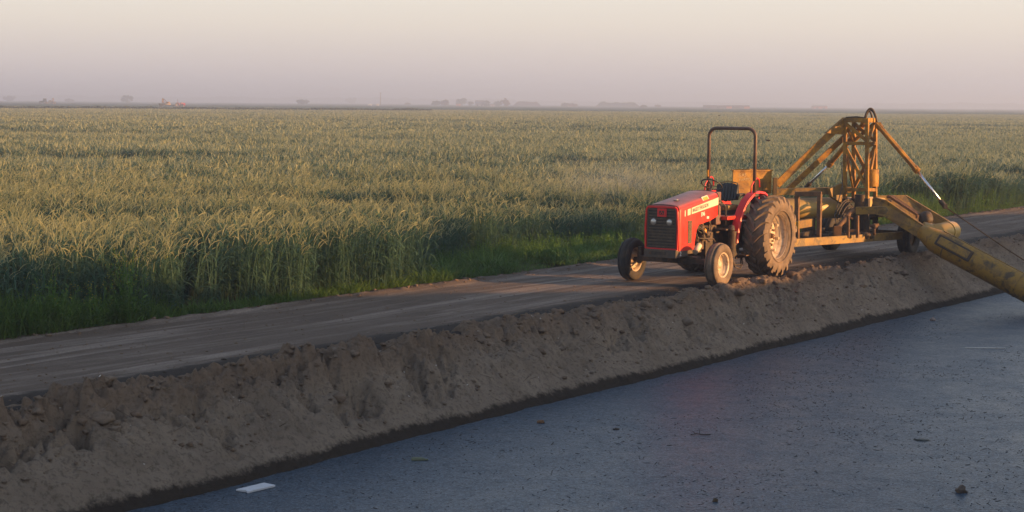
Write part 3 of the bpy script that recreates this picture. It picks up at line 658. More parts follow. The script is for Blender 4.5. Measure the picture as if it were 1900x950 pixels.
def make_rear_wheel(root, y, side):
    w = empty('rear_wheel'); w.parent = root; w.location = (-.18, y, .79)
    t = TYRE_R if side > 0 else TYRE_R.copy()
    if side < 0: COL.objects.link(t)
    t.parent = w
    r_ = RIM_R if side > 0 else RIM_R.copy()
    if side < 0: COL.objects.link(r_); r_.scale = (1, -1, 1)
    r_.parent = w
    hb = MB(); hb.cur = 1; hb.lathe([(0, -.012), (.235, -.016), (.24, -.04)], n=36); hb.cur = 0; hb.lathe([(0, .075), (.04, .075), (.046, .06), (.055, .0), (.06, -.01)], n=24)
    for k in range(8):
        a = 2 * PI * k / 8; hb.lathe([(0, .045), (.016, .045), (.018, .0)], c=(.15 * math.cos(a), -.02, .15 * math.sin(a)), n=8)
        a += .3; hb.box((.205 * math.cos(a), -.012, .205 * math.sin(a)), (.045, .03, .045))
    o = hb.build('hub', [M['rust'], M['rim']], w); o.scale = (1, side, 1); return w
TYRE_R = lug_tyre(.79, .48, .43).build('tyre', M['tyre'], None, bevel=.006)
mb = MB(); mb.lathe([(.425, .165), (.455, .195), (.47, .19), (.462, .17), (.435, .14), (.43, .09), (.395, .075), (.39, .02), (.355, .01), (.35, -.05), (.33, -.06), (.30, -.035), (.22, -.03), (.12, -.02), (0, -.02)], n=72)
mb.lathe([(.43, .15), (.43, -.19), (.46, -.2)], n=72)
for k in range(8):
    a = 2 * PI * k / 8 + .2; mb.box((.345 * math.cos(a), .0, .345 * math.sin(a)), (.05, .05, .05))
RIM_R = mb.build('rim', M['rim'])
def rib_tyre(Ro, w, Rr):
    h = w / 2; mb = MB()
    p = [(Rr, -h * .66), (Rr + .03, -h * .92), (Ro - .13, -h * 1.04), (Ro - .06, -h * 1.0), (Ro - .028, -h * .84),
         (Ro - .016, -h * .66), (Ro - .045, -h * .58), (Ro - .045, -h * .46), (Ro - .006, -h * .38), (Ro, 0), (Ro - .006, h * .38), (Ro - .045, h * .46), (Ro - .045, h * .58),
         (Ro - .016, h * .66), (Ro - .028, h * .84), (Ro - .06, h * 1.0), (Ro - .13, h * 1.04), (Rr + .03, h * .92), (Rr, h * .66)]
    mb.lathe(p, n=72); return mb
def make_front_wheel(root, y, side, first):
    w = empty('front_wheel'); w.parent = root; w.location = (2.20, y, .405)
    t = TYRE_F if first else TYRE_F.copy(); r_ = RIM_F if first else RIM_F.copy()
    if not first: COL.objects.link(t); COL.objects.link(r_); r_.scale = (1, -1, 1); t.data = t.data.copy(); t.data.materials[0] = M['tyred']
    t.parent = w; r_.parent = w; return w
TYRE_F = rib_tyre(.405, .235, .215).build('tyre', M['tyre'], None)
mb = MB(); mb.lathe([(.205, .075), (.222, .10), (.232, .095), (.225, .075), (.205, .06), (.198, .01), (.175, -.0), (.165, -.035), (.11, -.045), (.075, -.01), (.065, .03), (0, .035)], n=56)
mb.lathe([(.205, .06), (.205, -.08), (.225, -.09)], n=56)
for k in range(6):
    a = 2 * PI * k / 6; mb.lathe([(0, -.015), (.014, -.015), (.014, -.05)], c=(.13 * math.cos(a), 0, .13 * math.sin(a)), n=8)
RIM_F = mb.build('rim', M['rim'])

OT = ST(-16.05, 30.13, 0)
HD = R(236.0); FW = Vector((math.cos(HD), math.sin(HD), 0)); LF = Vector((-FW.y, FW.x, 0))
tr = empty('tractor', Vector((4.25, 33.60, 0)), HD)
tag(tr, 'red farm tractor with dusty hood and bare roll bar, parked before the yellow pump rig', 'tractor', 'farm tractors')
make_rear_wheel(tr, .78, 1); make_rear_wheel(tr, -.78, -1)
make_front_wheel(tr, .90, 1, True); make_front_wheel(tr, -.92, -1, False)

# hood: shell of stations along x, cross-section with rounded shoulders
def hood_sec(x, hw, zt, zl, rs=.10):
    pts = [(hw, zl)]
    zz = zt - rs * .9
    pts += [(hw, zl + (zz - zl) * .5), (hw, zz)]
    for k in (1, 2, 3, 4): a = PI / 2 * k / 4; pts.append((hw - rs * (1 - math.cos(a)), zz + rs * .9 * math.sin(a)))
    pts += [(hw * .35, zt + .012), (0, zt + .016)]
    return [Vector((x, y, z)) for y, z in pts] + [Vector((x, -y, z)) for y, z in reversed(pts[:-1])]
stn = [(2.74, .325, 1.43, .66), (2.70, .345, 1.47, .655), (2.60, .345, 1.487, .65), (2.46, .345, 1.505, .65), (2.24, .345, 1.535, .65), (2.13, .345, 1.55, .65), (2.035, .345, 1.562, 1.00), (1.95, .345, 1.573, 1.10), (1.5, .345, 1.635, 1.15), (1.21, .345, 1.675, 1.22), (1.17, .33, 1.668, 1.24)]
secs = [hood_sec(*q) for q in stn]; n = len(secs[0]); V = [p for s in secs for p in s]; Fh = []
for i in range(len(secs) - 1):
    for k in range(n - 1): Fh.append((i * n + k, i * n + k + 1, (i + 1) * n + k + 1, (i + 1) * n + k))
mb = MB(); mb.add(V, Fh, True); hood = mb.build('hood', M['red'], tr)
sd = hood.modifiers.new('sheet', 'SOLIDIFY'); sd.thickness = .012; sd.offset = -1
es = hood.modifiers.new('es', 'EDGE_SPLIT'); es.split_angle = R(38)
# rear edge gasket, seam between nose and hood
mb = MB(); mb.tube([p + Vector((.0, 0, 0)) for p in hood_sec(2.705, .348, 1.474, .66)], .006, 6); mb.build('nose_seam', M['black'], tr); mb = MB(); mb.tube(hood_sec(1.165, .335, 1.67, 1.24), .012, 6)
mb.build('hood_seal', M['black'], tr)
mb = MB(); mb.box((2.30, .347, .985), (.15, .010, .42)); 
for k in range(9): mb.box((2.30, .354, .80 + k * .045), (.14, .006, .012))
mb.build('side_vent', worn('mesh_vent', (.15, .10, .06), (.07, .05, .035), .4, .6, .8, 0, 30, .3), tr, .002)
mb = MB(); mb.lathe([(0, .012), (.03, .01), (.036, 0)], (2.28, .05, 1.555), 'Z', 20); mb.build('fuel_cap', M['cream'], tr)
mb = MB(); mb.lathe([(.034, 0.004), (.055, .006), (.06, 0)], (2.28, .05, 1.548), 'Z', 20); mb.build('cap_ring', M['black'], tr)

# grille with slats, emblem, lamps
g = MB(); g.box((2.715, 0, 1.06), (.03, .60, .74)); g.cur = 1
for k in range(13): g.beam((2.738, -.28, .725 + k * .056), (2.738, .28, .725 + k * .056), .024, .024)
for y in (-.285, .285): g.box((2.735, y, 1.06), (.02, .02, .74))
gr = g.build('grille', [M['black'], M['grille']], tr, .002)
fr = MB(); pf = [(-.325, .68), (-.335, 1.06), (-.315, 1.40), (-.28, 1.445), (.28, 1.445), (.315, 1.40), (.335, 1.06), (.325, .68)]
for i in range(len(pf)): a = pf[i]; b = pf[(i + 1) % len(pf)]; fr.beam((2.735, a[0], a[1]), (2.735, b[0], b[1]), .035, .032, (1, 0, 0))
fr.build('grille_frame', M['redclean'], tr, .005)
e = MB(); e.box((2.765, .02, 1.345), (.03, .19, .15)); em = e.build('emblem', M['redclean'], tr, .008)
e = MB(); e.box((2.781, .02, 1.345), (.006, .10, .07))
eb = e.build('emblem_plate', M['black'], em, .002)
e = MB()
for cx, cz, s_ in ((0, .012, .030), (-.026, -.014, .026), (.026, -.014, .026)):
    a = [(2.784, .02 + cx - s_ * .6, 1.345 + cz - s_ * .4), (2.784, .02 + cx + s_ * .6, 1.345 + cz - s_ * .4), (2.784, .02 + cx, 1.345 + cz + s_ * .65)]
    e.prism(a, (.003, 0, 0))
e.build('triangle_mark', M['redclean'], em)
for y in (-.165, .165):
    hl = MB(); hl.lathe([(0, .030), (.035, .026), (.058, .012), (.062, 0)], (2.742, y, 1.175), 'X', 28); h_ = hl.build('headlight', M['glass'], tr)
    hr = MB(); hr.lathe([(.060, 0), (.060, .016), (.070, .016), (.074, 0)], (2.740, y, 1.175), 'X', 28); hr.build('bezel', M['grille'], h_)
# text and decals on both hood sides
def text(name, s, size, loc, xdir, updir, mat, parent, ext=.0015, sx=1.0, bold=0.0):
    cu_ = bpy.data.curves.new(name, 'FONT'); cu_.body = s; cu_.size = size; cu_.extrude = ext; cu_.offset = bold; cu_.align_x = 'CENTER'; cu_.align_y = 'CENTER'; cu_.resolution_u = 3
    tmp = bpy.data.objects.new('tmp_text', cu_); COL.objects.link(tmp); bpy.context.view_layer.update()
    me = bpy.data.meshes.new_from_object(tmp.evaluated_get(bpy.context.evaluated_depsgraph_get())); bpy.data.objects.remove(tmp)
    me.name = name; me.materials.clear(); me.materials.append(mat)
    o = bpy.data.objects.new(name, me); COL.objects.link(o); o.parent = parent
    x = Vector(xdir).normalized(); u = Vector(updir); u = (u - x * u.dot(x)).normalized(); z = x.cross(u)
    m = Matrix((x * sx, u, z)).transposed().to_4x4(); m.translation = Vector(loc); o.matrix_local = m; return o
for sd_ in (1, -1):
    yy = sd_ * .3475; slope = Vector((-1, 0, .135)) if sd_ > 0 else Vector((1, 0, -.135))
    d = MB()
    def quad(x0, z0, x1, z1, h0, h1, th=.003):
        d.prism([(x0, yy, z0 - h0 / 2), (x1, yy, z1 - h1 / 2), (x1, yy, z1 + h1 / 2), (x0, yy, z0 + h0 / 2)], (0, sd_ * th, 0))
    quad(2.245, 1.365, 1.19, 1.505, .115, .14); quad(2.40, 1.345, 2.285, 1.36, .115, .115); quad(2.51, 1.33, 2.475, 1.335, .11, .11)
    d.build('stripe_decal', M['cream'], tr)
    mid = (2.245 + 1.62) / 2
    text('hood_lettering', 'MASSEY FERGUSON', .098, (1.90, yy + sd_ * .0045, 1.41), (-sd_, 0, sd_ * .133), (0, 0, 1), M['greytext'], tr, sx=.72, bold=.002)
    text('model_number', '596', .105, (1.80, yy + sd_ * .002, 1.285), (-sd_, 0, sd_ * .08), (0, 0, 1), M['white'], tr, bold=.003)
    lb = MB(); lb.box((1.60, yy + sd_ * .001, 1.215), (.09, .004, .045)); lb.build('small_sticker', M['white'], tr)
lb = MB(); lb.prism([(1.80, .345, 1.530), (1.56, .345, 1.562), (1.56, .300, 1.628), (1.80, .300, 1.595)], (0, .003, .004)); st_ = lb.build('warning_sticker', M['cream'], tr)
lb = MB(); lb.prism([(1.76, .3502, 1.541), (1.60, .3502, 1.562), (1.60, .318, 1.606), (1.76, .318, 1.585)], (0, .003, .003)); lb.build('yellow_panel', M['label'], st_)

# front bolster / bumper
b = MB(); b.box((2.60, 0, .60), (.30, .66, .10)); b.box((2.765, 0, .60), (.05, .66, .15)); b.box((2.55, .315, .60), (.42, .04, .13)); b.box((2.55, -.315, .60), (.42, .04, .13))
bp = b.build('bumper', M['bumper'], tr, .006)
b = MB(); b.box((2.789, -.02, .605), (.012, .30, .06)); b.build('bumper_slot', M['black'], bp)
b = MB(); b.box((2.794, -.20, .605), (.014, .045, .05)); b.build('slot_plate', M['rust'], bp)
text('bumper_number', '2', .115, (2.62, .3375, .60), (-1, 0, 0), (0, 0, 1), M['white'], bp, bold=.004)
# axle, steering
a = MB(); a.beam((2.20, -.72, .44), (2.20, .72, .44), .11, .10); a.box((2.20, 0, .52), (.22, .26, .20))
for y in (-.74, .74): a.beam((2.20, y, .34), (2.20, y, .66), .09, .09); a.tube([(2.20, y, .405), (2.20, y * 1.18, .405)], .05, 12)
a.build('front_axle', M['iron'], tr, .008)
a = MB(); a.tube([(1.90, -.72, .42), (1.90, .72, .42)], .018, 8); a.tube([(1.90, .72, .42), (2.20, .76, .44)], .02, 8); a.tube([(2.20, .10, .50), (2.20, .55, .50)], .035, 10); a.build('tie_rod', M['engine'], tr)
# engine and driveline
e = MB(); e.box((1.95, 0, .80), (1.35, .34, .40)); e.box((1.95, 0, 1.10), (1.15, .30, .30)); e.box((1.85, 0, .60), (1.1, .26, .12))
for k in range(4): e.box((1.55 + .23 * k, .165, 1.15), (.15, .08, .13))
e.tube([(1.35, .20, 1.02), (2.25, .20, 1.02)], .035, 10); e.box((1.55, .21, .86), (.20, .10, .20)); e.tube([(1.62, .24, .78), (1.62, .24, .98)], .055, 14)
e.tube([(1.80, .22, .70), (1.80, .22, .86)], .05, 14); e.box((2.0, .20, .80), (.18, .07, .12)); e.tube([(1.98, .18, 1.2), (1.98, .18, .95)], .03, 8)
e.tube([(1.42, .17, 1.18), (1.42, .17, 1.42)], .05, 12); e.tube([(1.72, .20, 1.13), (1.72, .24, 1.30)], .045, 12); e.box((2.18, .18, 1.02), (.16, .08, .20))
e.box((2.48, 0, 1.05), (.10, .56, .66))
e.build('engine', M['engine'], tr, .006)
e = MB(); e.blob((1.62, .30, .96), (.045, .035, .05), 3, 2, .1); e.build('fuel_filter', M['amber'], tr)
e = MB()
for k in range(9):
    p0 = Vector((1.35 + .09 * k, .20, .78 + .4 * rng.random())); p3 = Vector((1.3 + .95 * rng.random(), .22, .72 + .45 * rng.random())); mid_ = (p0 + p3) / 2 + Vector((0, .07 + .05 * rng.random(), -.12 * rng.random()))
    e.tube([p0, p0.lerp(mid_, .5) + Vector((0, .03, .03)), mid_, p3.lerp(mid_, .5) + Vector((0, .02, -.02)), p3], .011, 8)
e.tube([(1.75, .3, .98), (1.62, .33, .92), (1.45, .33, .93), (1.36, .30, 1.04), (1.42, .26, 1.14)], .014, 8)
e.tube([(1.95, .22, .84), (1.6, .33, .82), (1.35, .34, .80), (1.2, .30, .74)], .014, 8)
e.build('engine_hoses', M['hose'], tr)
e = MB(); e.tube([(2.20 - .1, .36, .60), (1.94, .36, .72)], .055, 14); e.build('filter_can', M['cream'], tr)
e = MB(); e.box((.75, 0, .70), (1.3, .42, .46)); e.box((1.10, 0, .95), (.30, .40, .60)); e.box((-.15, 0, .80), (.60, .55, .52)); e.tube([(-.18, -.66, .80), (-.18, .66, .80)], .13, 20); e.box((-.18, .35, .80), (.34, .3, .30)); e.box((-.18, -.35, .80), (.34, .3, .30))
e.build('transmission', M['iron'], tr, .015)
# dash cowl, steering wheel
e = MB(); e.box((1.07, 0, 1.36), (.20, .60, .62)); e.build('dash_cowl', worn('translucent_dusty_red', (.20, .05, .04), (.13, .10, .08), .4, .6, .6, 0, 8, .2), tr, .02)
e = MB(); e.box((.955, 0, 1.56), (.05, .42, .20)); e.build('instrument_panel', M['black'], tr, .01)
e = MB(); e.tube([(1.17, .34, 1.44), (1.03, .36, 1.45), (.94, .37, 1.40), (.92, .37, 1.30), (.92, .37, 1.04)], .013, 8); e.tube([(1.17, .33, 1.50), (1.08, .345, 1.50)], .02, 8); e.build('side_pipe', M['hose'], tr)
sw = MB(); ang = R(32)
def swp(a, r_): return Vector((.86 - math.sin(ang) * r_ * math.cos(a) * -1 * -1, r_ * math.sin(a), 1.80 + math.cos(ang) * 0 + r_ * math.cos(a) * math.sin(ang)))
ring = [Vector((.80 + .20 * math.cos(a) * math.cos(ang), .20 * math.sin(a), 1.79 + .20 * math.cos(a) * math.sin(ang))) for a in np.linspace(0, 2 * PI, 33)]
sw.tube(ring, .014, 8, caps=False); hubp = Vector((.80, 0, 1.77))
for a in (0, 2.1, 4.2): sw.beam(hubp, Vector((.80 + .2 * math.cos(a) * math.cos(ang), .2 * math.sin(a), 1.79 + .2 * math.cos(a) * math.sin(ang))), .025, .012)
sw.tube([hubp, (.98, 0, 1.50)], .022, 10); sw.build('steering_wheel', M['black'], tr)
# platform, console, fender supports
e = MB(); e.box((.70, 0, .96), (.80, .95, .03)); e.box((.42, 0, 1.06), (.22, .60, .22)); e.build('floor_platform', M['iron'], tr, .008)
e = MB(); e.box((.55, .02, 1.17), (.85, .84, .07)); e.build('cross_panel', M['red'], tr, .01)
e = MB(); e.lathe([(0, 1.05), (.035, 1.045), (.060, 1.02), (.064, .98), (.072, .975), (.072, .95), (.064, .945), (.064, .45), (.05, .42), (0, .42)], (.93, .50, 0), 'Z', 24)
e.build('air_canister', M['iron'], tr)
e = MB(); e.prism([(.93, .46, .42), (.60, .46, .42), (.62, .46, .80), (.70, .46, .92), (.93, .46, .92)], (0, .06, 0)); e.build('side_tank', M['iron'], tr, .008)
e = MB(); e.box((.62, .60, .46), (.20, .24, .02)); e.box((.55, .50, .42), (.36, .04, .06)); e.box((.52, .62, .48), (.03, .20, .04)); e.build('step', M['rust'], tr, .004)
e = MB(); e.tube([(.93, .52, .44), (.86, .56, .24), (.70, .58, .20), (.55, .56, .28), (.48, .50, .44)], .014, 8); e.tube([(.90, .50, .44), (.80, .53, .28), (.62, .55, .27), (.50, .5, .40)], .012, 8); e.build('hanging_hose', M['hose'], tr)
# seat
s_ = MB(); s_.box((.36, .03, 1.34), (.46, .46, .10)); so_ = empty('seat'); so_.parent = tr
s_.build('cushion', M['foam'], so_, .03)
s_ = MB()
bz = [(1.43, .20), (1.50, .255), (1.62, .27), (1.74, .25), (1.80, .19)]
for k in range(7):
    y0 = -.235 + k * .067 + .03
    hgt = 1.80 - .10 * abs((y0 + .002) / .24) ** 3
    s_.tube([(.20 - .0, y0, 1.44 + .05 * abs(y0) / .24), (.17, y0, 1.55), (.13, y0, 1.68), (.10, y0, hgt)], .036, 8)
s_.box((.12, 0, 1.62), (.05, .46, .30)); s_.build('backrest', M['vinyl'], so_, .02)
s_ = MB(); s_.tube([(.10, -.22, 1.62), (.08, -.18, 1.80), (.08, 0, 1.83), (.08, .18, 1.80), (.10, .22, 1.62)], .012, 8); s_.build('backrest_trim', M['foam'], so_)
s_ = MB(); s_.box((.16, .31, 1.58), (.24, .07, .06)); s_.build('armrest', M['black'], so_, .02)
s_ = MB(); s_.prism([(.58, -.2, 1.16), (.12, -.2, 1.16), (.12, -.2, 1.38), (.30, -.2, 1.40), (.58, -.2, 1.28)], (0, .44, 0)); s_.build('seat_base', M['black'], so_, .02)
# roll bar
rb = MB(); rp = []
zb, zt_, hy, rc = 1.15, 2.855, .50, .16
rp = [(-.02, -hy, zb), (-.02, -hy, zt_ - rc)] + [(-.02, -hy + rc * (1 - math.cos(a)), zt_ - rc + rc * math.sin(a)) for a in np.linspace(.2, PI / 2, 7)]
rp += [(-.02, -y, z) for (_, y, z) in reversed(rp)]
rb.tube(rp, .034, 14); ro = rb.build('roll_bar', M['rops'], tr)
rb = MB()
for y in (-hy, hy): rb = MB(); rb.box((-.02, y, 1.30), (.10, .10, .62)); rb.box((-.02, y, 1.55), (.14, .13, .12)); rb.build('roll_bar_socket', M['black'], tr, .008)
rb = MB(); rb.box((.022, -hy + .005, 1.97), (.012, .035, .13)); rb.build('amber_reflector', M['amber'], ro)
# fenders
def fender(side):
    mb = MB(); yi, yo = .40 * side, .545 * side; prof = []
    cx, cz = -.18, .80
    angs = [R(a) for a in (172, 150, 128, 106, 88, 70, 52, 36, 22, 8, -6)]
    rad = [.86, .86, .86, .86, .86, .86, .87, .88, .90, .93, .97]
    vs = []
    for a, r_ in zip(angs, rad):
        p = Vector((cx + r_ * math.cos(a), 0, cz + r_ * math.sin(a))); q = Vector((cx + (r_ - .20) * math.cos(a), 0, cz + (r_ - .20) * math.sin(a)))
        low = max(q.z, .95) if math.cos(a) < .9 else q.z
        vs += [(q.x, yi, q.z), (p.x, yi, p.z), (p.x - .01 * math.cos(a), yo, p.z - .008), ((cx + (r_ - .05) * math.cos(a)), yo + .015 * side, cz + (r_ - .05) * math.sin(a))]
    fs = []
    for i in range(len(angs) - 1):
        for k in range(3): fs.append((i * 4 + k, i * 4 + k + 1, i * 4 + 5 + k, i * 4 + 4 + k))
    mb.add(vs, fs, True); o = mb.build('fender', M['redclean'], tr); s1_ = o.modifiers.new('sheet', 'SOLIDIFY'); s1_.thickness = .01
    es_ = o.modifiers.new('es', 'EDGE_SPLIT'); es_.split_angle = R(40)
    mb = MB(); y = .50 * side
    mb.tube([(.13, y, 1.62), (.11, y, 1.76), (-.02, y, 1.86), (-.14, y, 1.90), (-.22, y, 1.86), (-.24, y, 1.72)], .014, 8); mb.build('grab_handle', M['redclean'], o)
    return o
fender(1); fender(-1)
e = MB(); e.box((-.62, 0, .42), (.5, .10, .05)); e.beam((-.30, -.3, .5), (-.95, -.42, .48), .05, .06); e.beam((-.30, .3, .5), (-.95, .42, .48), .05, .06); e.box((-.55, 0, .95), (.18, .5, .3)); e.build('drawbar', M['rustd'], tr, .006)

# ================================================================== pump rig on its trailer
def TL(x, y, z=0.0): v = OT - T * x + N * y; return Vector((v.x, v.y, z))       # tractor's own directions
RL = TL(-5.7, .12, 0)
rig = empty('pump_trailer', RL)
tag(rig, 'yellow pump rig with lattice tower, its long tube reaching down the bank into the canal', 'pump rig', 'pump rigs')
def P(mb, name, mat, parent=None, bevel=0.0):
    mb.v = [p - RL for p in mb.v]; return mb.build(name, mat, parent or rig, bevel)
# wheels
def trailer_tyre():
    mb = MB(); Ro, h, Rr = .41, .13, .2
    mb.lathe([(Rr, -h * .7), (Rr + .04, -h), (Ro - .08, -h * 1.08), (Ro - .03, -h * .95), (Ro - .008, -h * .75), (Ro - .02, -h * .6), (Ro - .02, -h * .5), (Ro, -h * .45), (Ro, -.015), (Ro - .02, -.01), (Ro - .02, .01), (Ro, .015),
              (Ro, h * .45), (Ro - .02, h * .5), (Ro - .02, h * .6), (Ro - .008, h * .75), (Ro - .03, h * .95), (Ro - .08, h * 1.08), (Rr + .04, h), (Rr, h * .7)], n=56); return mb
rzT = math.atan2(-T.y, -T.x)
tyT = trailer_tyre().build('tyre', M['tyred']); mb = MB(); mb.lathe([(.2, .08), (.215, .1), (.2, .05), (.12, .02), (.06, .05), (0, .05)], n=36); mb.lathe([(.2, .05), (.2, -.08), (.215, -.09)], n=36); rmT = mb.build('rim', M['rustd'])
for i, y in enumerate((1.06, -.82)):
    w_ = empty('trailer_wheel'); w_.parent = rig; w_.location = TL(-6.5, y, .405) - RL; w_.rotation_euler = (0, 0, rzT)
    a = tyT if i == 0 else tyT.copy(); b = rmT if i == 0 else rmT.copy()
    if i: COL.objects.link(a); COL.objects.link(b); b.scale = (1, -1, 1)
    a.parent = w_; b.parent = w_
mb = MB(); mb.beam(TL(-6.5, -.75, .42), TL(-6.5, 1.0, .42), .10, .10); mb.beam(TL(-6.2, -.8, .50), TL(-6.2, 1.02, .50), .10, .10); P(mb, 'axle', M['rustd'], None, .005)
for nm, (a, b) in {'n': ((-1.25, -.04), (-6.30, 1.10)), 'f': ((-1.25, .10), (-6.30, -.86))}.items():
    mb = MB(); mb.beam(TL(a[0], a[1], .47), TL(b[0], b[1], .45), .08, .165); P(mb, 'frame_rail', M['ochred'] if nm == 'n' else M['rustd'], None, .004)
mb = MB()
for x, h in ((-4.0, .5), (-4.9, .7), (-5.6, .85)): mb.beam(TL(x, -.12 - h * .5, .44), TL(x, .20 + h * .6, .44), .09, .09)
mb.beam(TL(-4.3, .1, .40), TL(-6.2, .1, .40), .5, .05); P(mb, 'cross_member', M['rustd'], None, .004)
mb = MB(); mb.beam(TL(-1.30, -.12, .74), TL(-3.9, -.10, .80), .12, .17); P(mb, 'drive_shaft_guard', M['ochred'], None, .008)
mb = MB(); mb.beam(TL(-1.5, -.12, .50), TL(-1.6, -.12, .74), .2, .2); mb.tube([TL(-.9, 0, .62), TL(-1.55, -.1, .66)], .05, 10); P(mb, 'hitch', M['rustd'], None, .006)

# lattice tower
PA = lambda y: at(1568, y, 38.3); PB = lambda y: at(1609, y, 37.95); PC = lambda y: at(1624, y, 38.25); PD = lambda y: at(1584, y, 38.6)
mb = MB(); w_ = .075
up_ = (-T.x, -T.y, 0)
for f_, yt, yb in ((PA, 220, 433), (PB, 220, 437), (PC, 224, 435), (PD, 224, 430)): mb.beam(f_(yb), f_(yt), w_, w_, up_)
for y, hh in ((223, .10), (266, .075), (352, .075)):
    for a, b in ((PA, PB), (PB, PC), (PC, PD), (PD, PA)): mb.beam(a(y), b(y), .06, hh)
def dg(a, ya, b, yb, w=.05, h=.07): mb.beam(a(ya), b(yb), w, h)
dg(PA, 228, PB, 262); dg(PA, 272, PB, 350); dg(PD, 228, PC, 262); dg(PD, 272, PC, 350); dg(PC, 228, PB, 262); dg(PC, 272, PB, 350); dg(PD, 262, PA, 228); dg(PD, 350, PA, 272); dg(PD, 350, PC, 272); dg(PD, 262, PC, 228)
tw = P(mb, 'lattice_tower', M['ochre'], None, .004)
# lower greasy legs and pivot
mb = MB()
for f_ in (PA, PB, PC, PD): mb.beam(f_(368), f_(434), .10, .10, up_)
ctr = (PA(400) + PC(400)) / 2
mb.tube([Vector((ctr.x, ctr.y, .46)), Vector((ctr.x, ctr.y, 1.35))], .13, 20)
mb.beam(PA(402), PB(402), .10, .14); mb.beam(PD(402), PC(402), .10, .14); mb.beam(PA(432), PC(432), .14, .10); mb.beam(PB(432), PD(432), .14, .10)
mb.lathe([(0, .86), (.30, .86), (.34, .92), (.34, 1.0), (.26, 1.06), (0, 1.06)], (ctr.x + .1, ctr.y, 0), 'Z', 28)
P(mb, 'tower_base', M['rustd'], None, .006)
mb = MB(); c_ = (PB(330) + PC(330)) / 2; mb.tube([c_ + Vector((0, 0, -.19)), c_ + Vector((0, 0, .19))], .165, 24); P(mb, 'hydraulic_tank', M['ochre'], tw, .006)
mb = MB(); mb.prism([PA(218), at(1534, 247, 38.0), PA(250)], N * -.06); P(mb, 'gusset', M['ochre'], tw); mb = MB(); mb.prism([PB(266) - N * 0, at(1622, 262, 37.9), at(1622, 268, 37.9), PB(276)], T * .05); P(mb, 'gusset', M['ochre'], tw)
# arms down to the tool box, support beam
mb = MB(); mb.beam(at(1560, 230, 38.25), at(1441, 343, 38.0), .06, .16); P(mb, 'brace_arm', M['ochre'], None, .004)
mb = MB(); mb.beam(at(1572, 249, 38.75), at(1460, 354, 38.5), .06, .12); P(mb, 'brace_arm', M['ochre'], None, .004)
mb = MB(); mb.beam(at(1566, 354, 38.3), at(1434, 356, 38.0), .09, .15); mb.beam(at(1582, 352, 38.75), at(1446, 354, 38.5), .09, .13)
mb.prism([at(1540, 350, 38.0), at(1563, 340, 38.25), at(1563, 378, 38.25), at(1544, 366, 38.05)], N * -.07)
mb.box(at(1438, 347, 37.98), (.09, .12, .42), 0); P(mb, 'support_beam', M['ochred'], None, .005)
mb = MB(); bc = at(1396, 339, 37.0); bx_dir = Vector((at(1434, 340, 37.1) - at(1360, 340, 36.9)).xy).angle_signed(Vector((1, 0)))
b0 = at(1360, 318, 37.8); b1 = at(1432, 317, 38.15); dn = Vector((0, 0, -.50)); bk = Vector((.06, .60, 0))
mb.prism([b0, b1, b1 + dn, b0 + dn], bk); tb = P(mb, 'tool_box', M['ochre'], None, .008)
mb = MB(); 
for q0, q1 in ((b0, b1), (b0 + bk, b1 + bk), (b0, b0 + bk), (b1, b1 + bk)): mb.beam(q0 + Vector((0, 0, .01)), q1 + Vector((0, 0, .01)), .05, .035)
P(mb, 'box_rim', M['ochre'], tb, .003)
xdir = (b1 - b0).normalized(); nf = xdir.cross(Vector((0, 0, 1))); nf = nf if nf.y < 0 else -nf
for s_txt, sz, px_, py_ in (('KAS', .11, 1377, 325), ('FARMS', .095, 1382, 333)):
    q = at(px_, py_, 37.9); dpl = (q - b0).dot(nf); q = q - nf * (dpl - .004)
    text('chalk_lettering', s_txt, sz, q - RL, xdir, (0, 0, 1), worn('faded_chalk', (.60, .48, .30), (.42, .26, .08), .42, .58, .9, 0, 14, 0), tb, ext=.0008)
# hydraulic cylinders
def cyl(a, m_, b, label_part):
    mb = MB(); d = (m_ - a).normalized(); sd = d.cross(Vector((0, 0, 1))).normalized()
    mb.tube([a, m_], .058, 16); mb.tube([a + sd * .085 + Vector((0, 0, .03)), m_ + sd * .085 + Vector((0, 0, .03))], .03, 10); mb.tube([a + d * .0, a + d * .10], .075, 16); mb.tube([m_ - d * .10, m_ + d * .02], .075, 16)
    mb.box(a, (.12, .12, .12)); o = P(mb, 'hydraulic_cylinder', M['ochre'], None, .003)
    mb = MB(); mb.tube([m_, b], .030, 14); r_ = P(mb, 'piston_rod', M['chrome'], o)
    mb = MB(); mb.tube([b - d * .02, b + d * .14], .055, 12); mb.box(b + d * .14, (.08, .10, .10)); P(mb, 'clevis', M['rustd'], o, .003)
cyl(at(1629, 232, 38.05), at(1702, 317, 37.5), at(1746, 374, 37.15), '')
cyl(at(1606, 226, 38.45), at(1538, 306, 39.3), at(1502, 341, 39.7), '')
mb = MB(); pc0 = at(1752, 383, 37.1); tube_end = at(1990, 540, 35.9); mb.tube([pc0, pc0.lerp(tube_end, .5) + Vector((0, 0, -.03)), tube_end], .014, 8); P(mb, 'stay_cable', M['rust'])
# pale horizontal discharge pipe behind the tower
mb = MB(); mb.tube([at(1345, 389, 37.7), at(1636, 384, 39.0)], .235, 36); mb.tube([at(1470, 387, 38.25), at(1474, 387, 38.27)], .245, 36); P(mb, 'discharge_pipe', M['pipe'])
mb = MB(); mb.beam(at(1500, 404, 38.35), at(1500, 436, 38.35), .08, .3); P(mb, 'pipe_saddle', M['rustd'], None, .005); mb = MB(); mb.tube([at(1636, 384, 39.0), at(1655, 386, 38.9)], .20, 24); P(mb, 'pipe_flange', M['rustd'], None, .005)
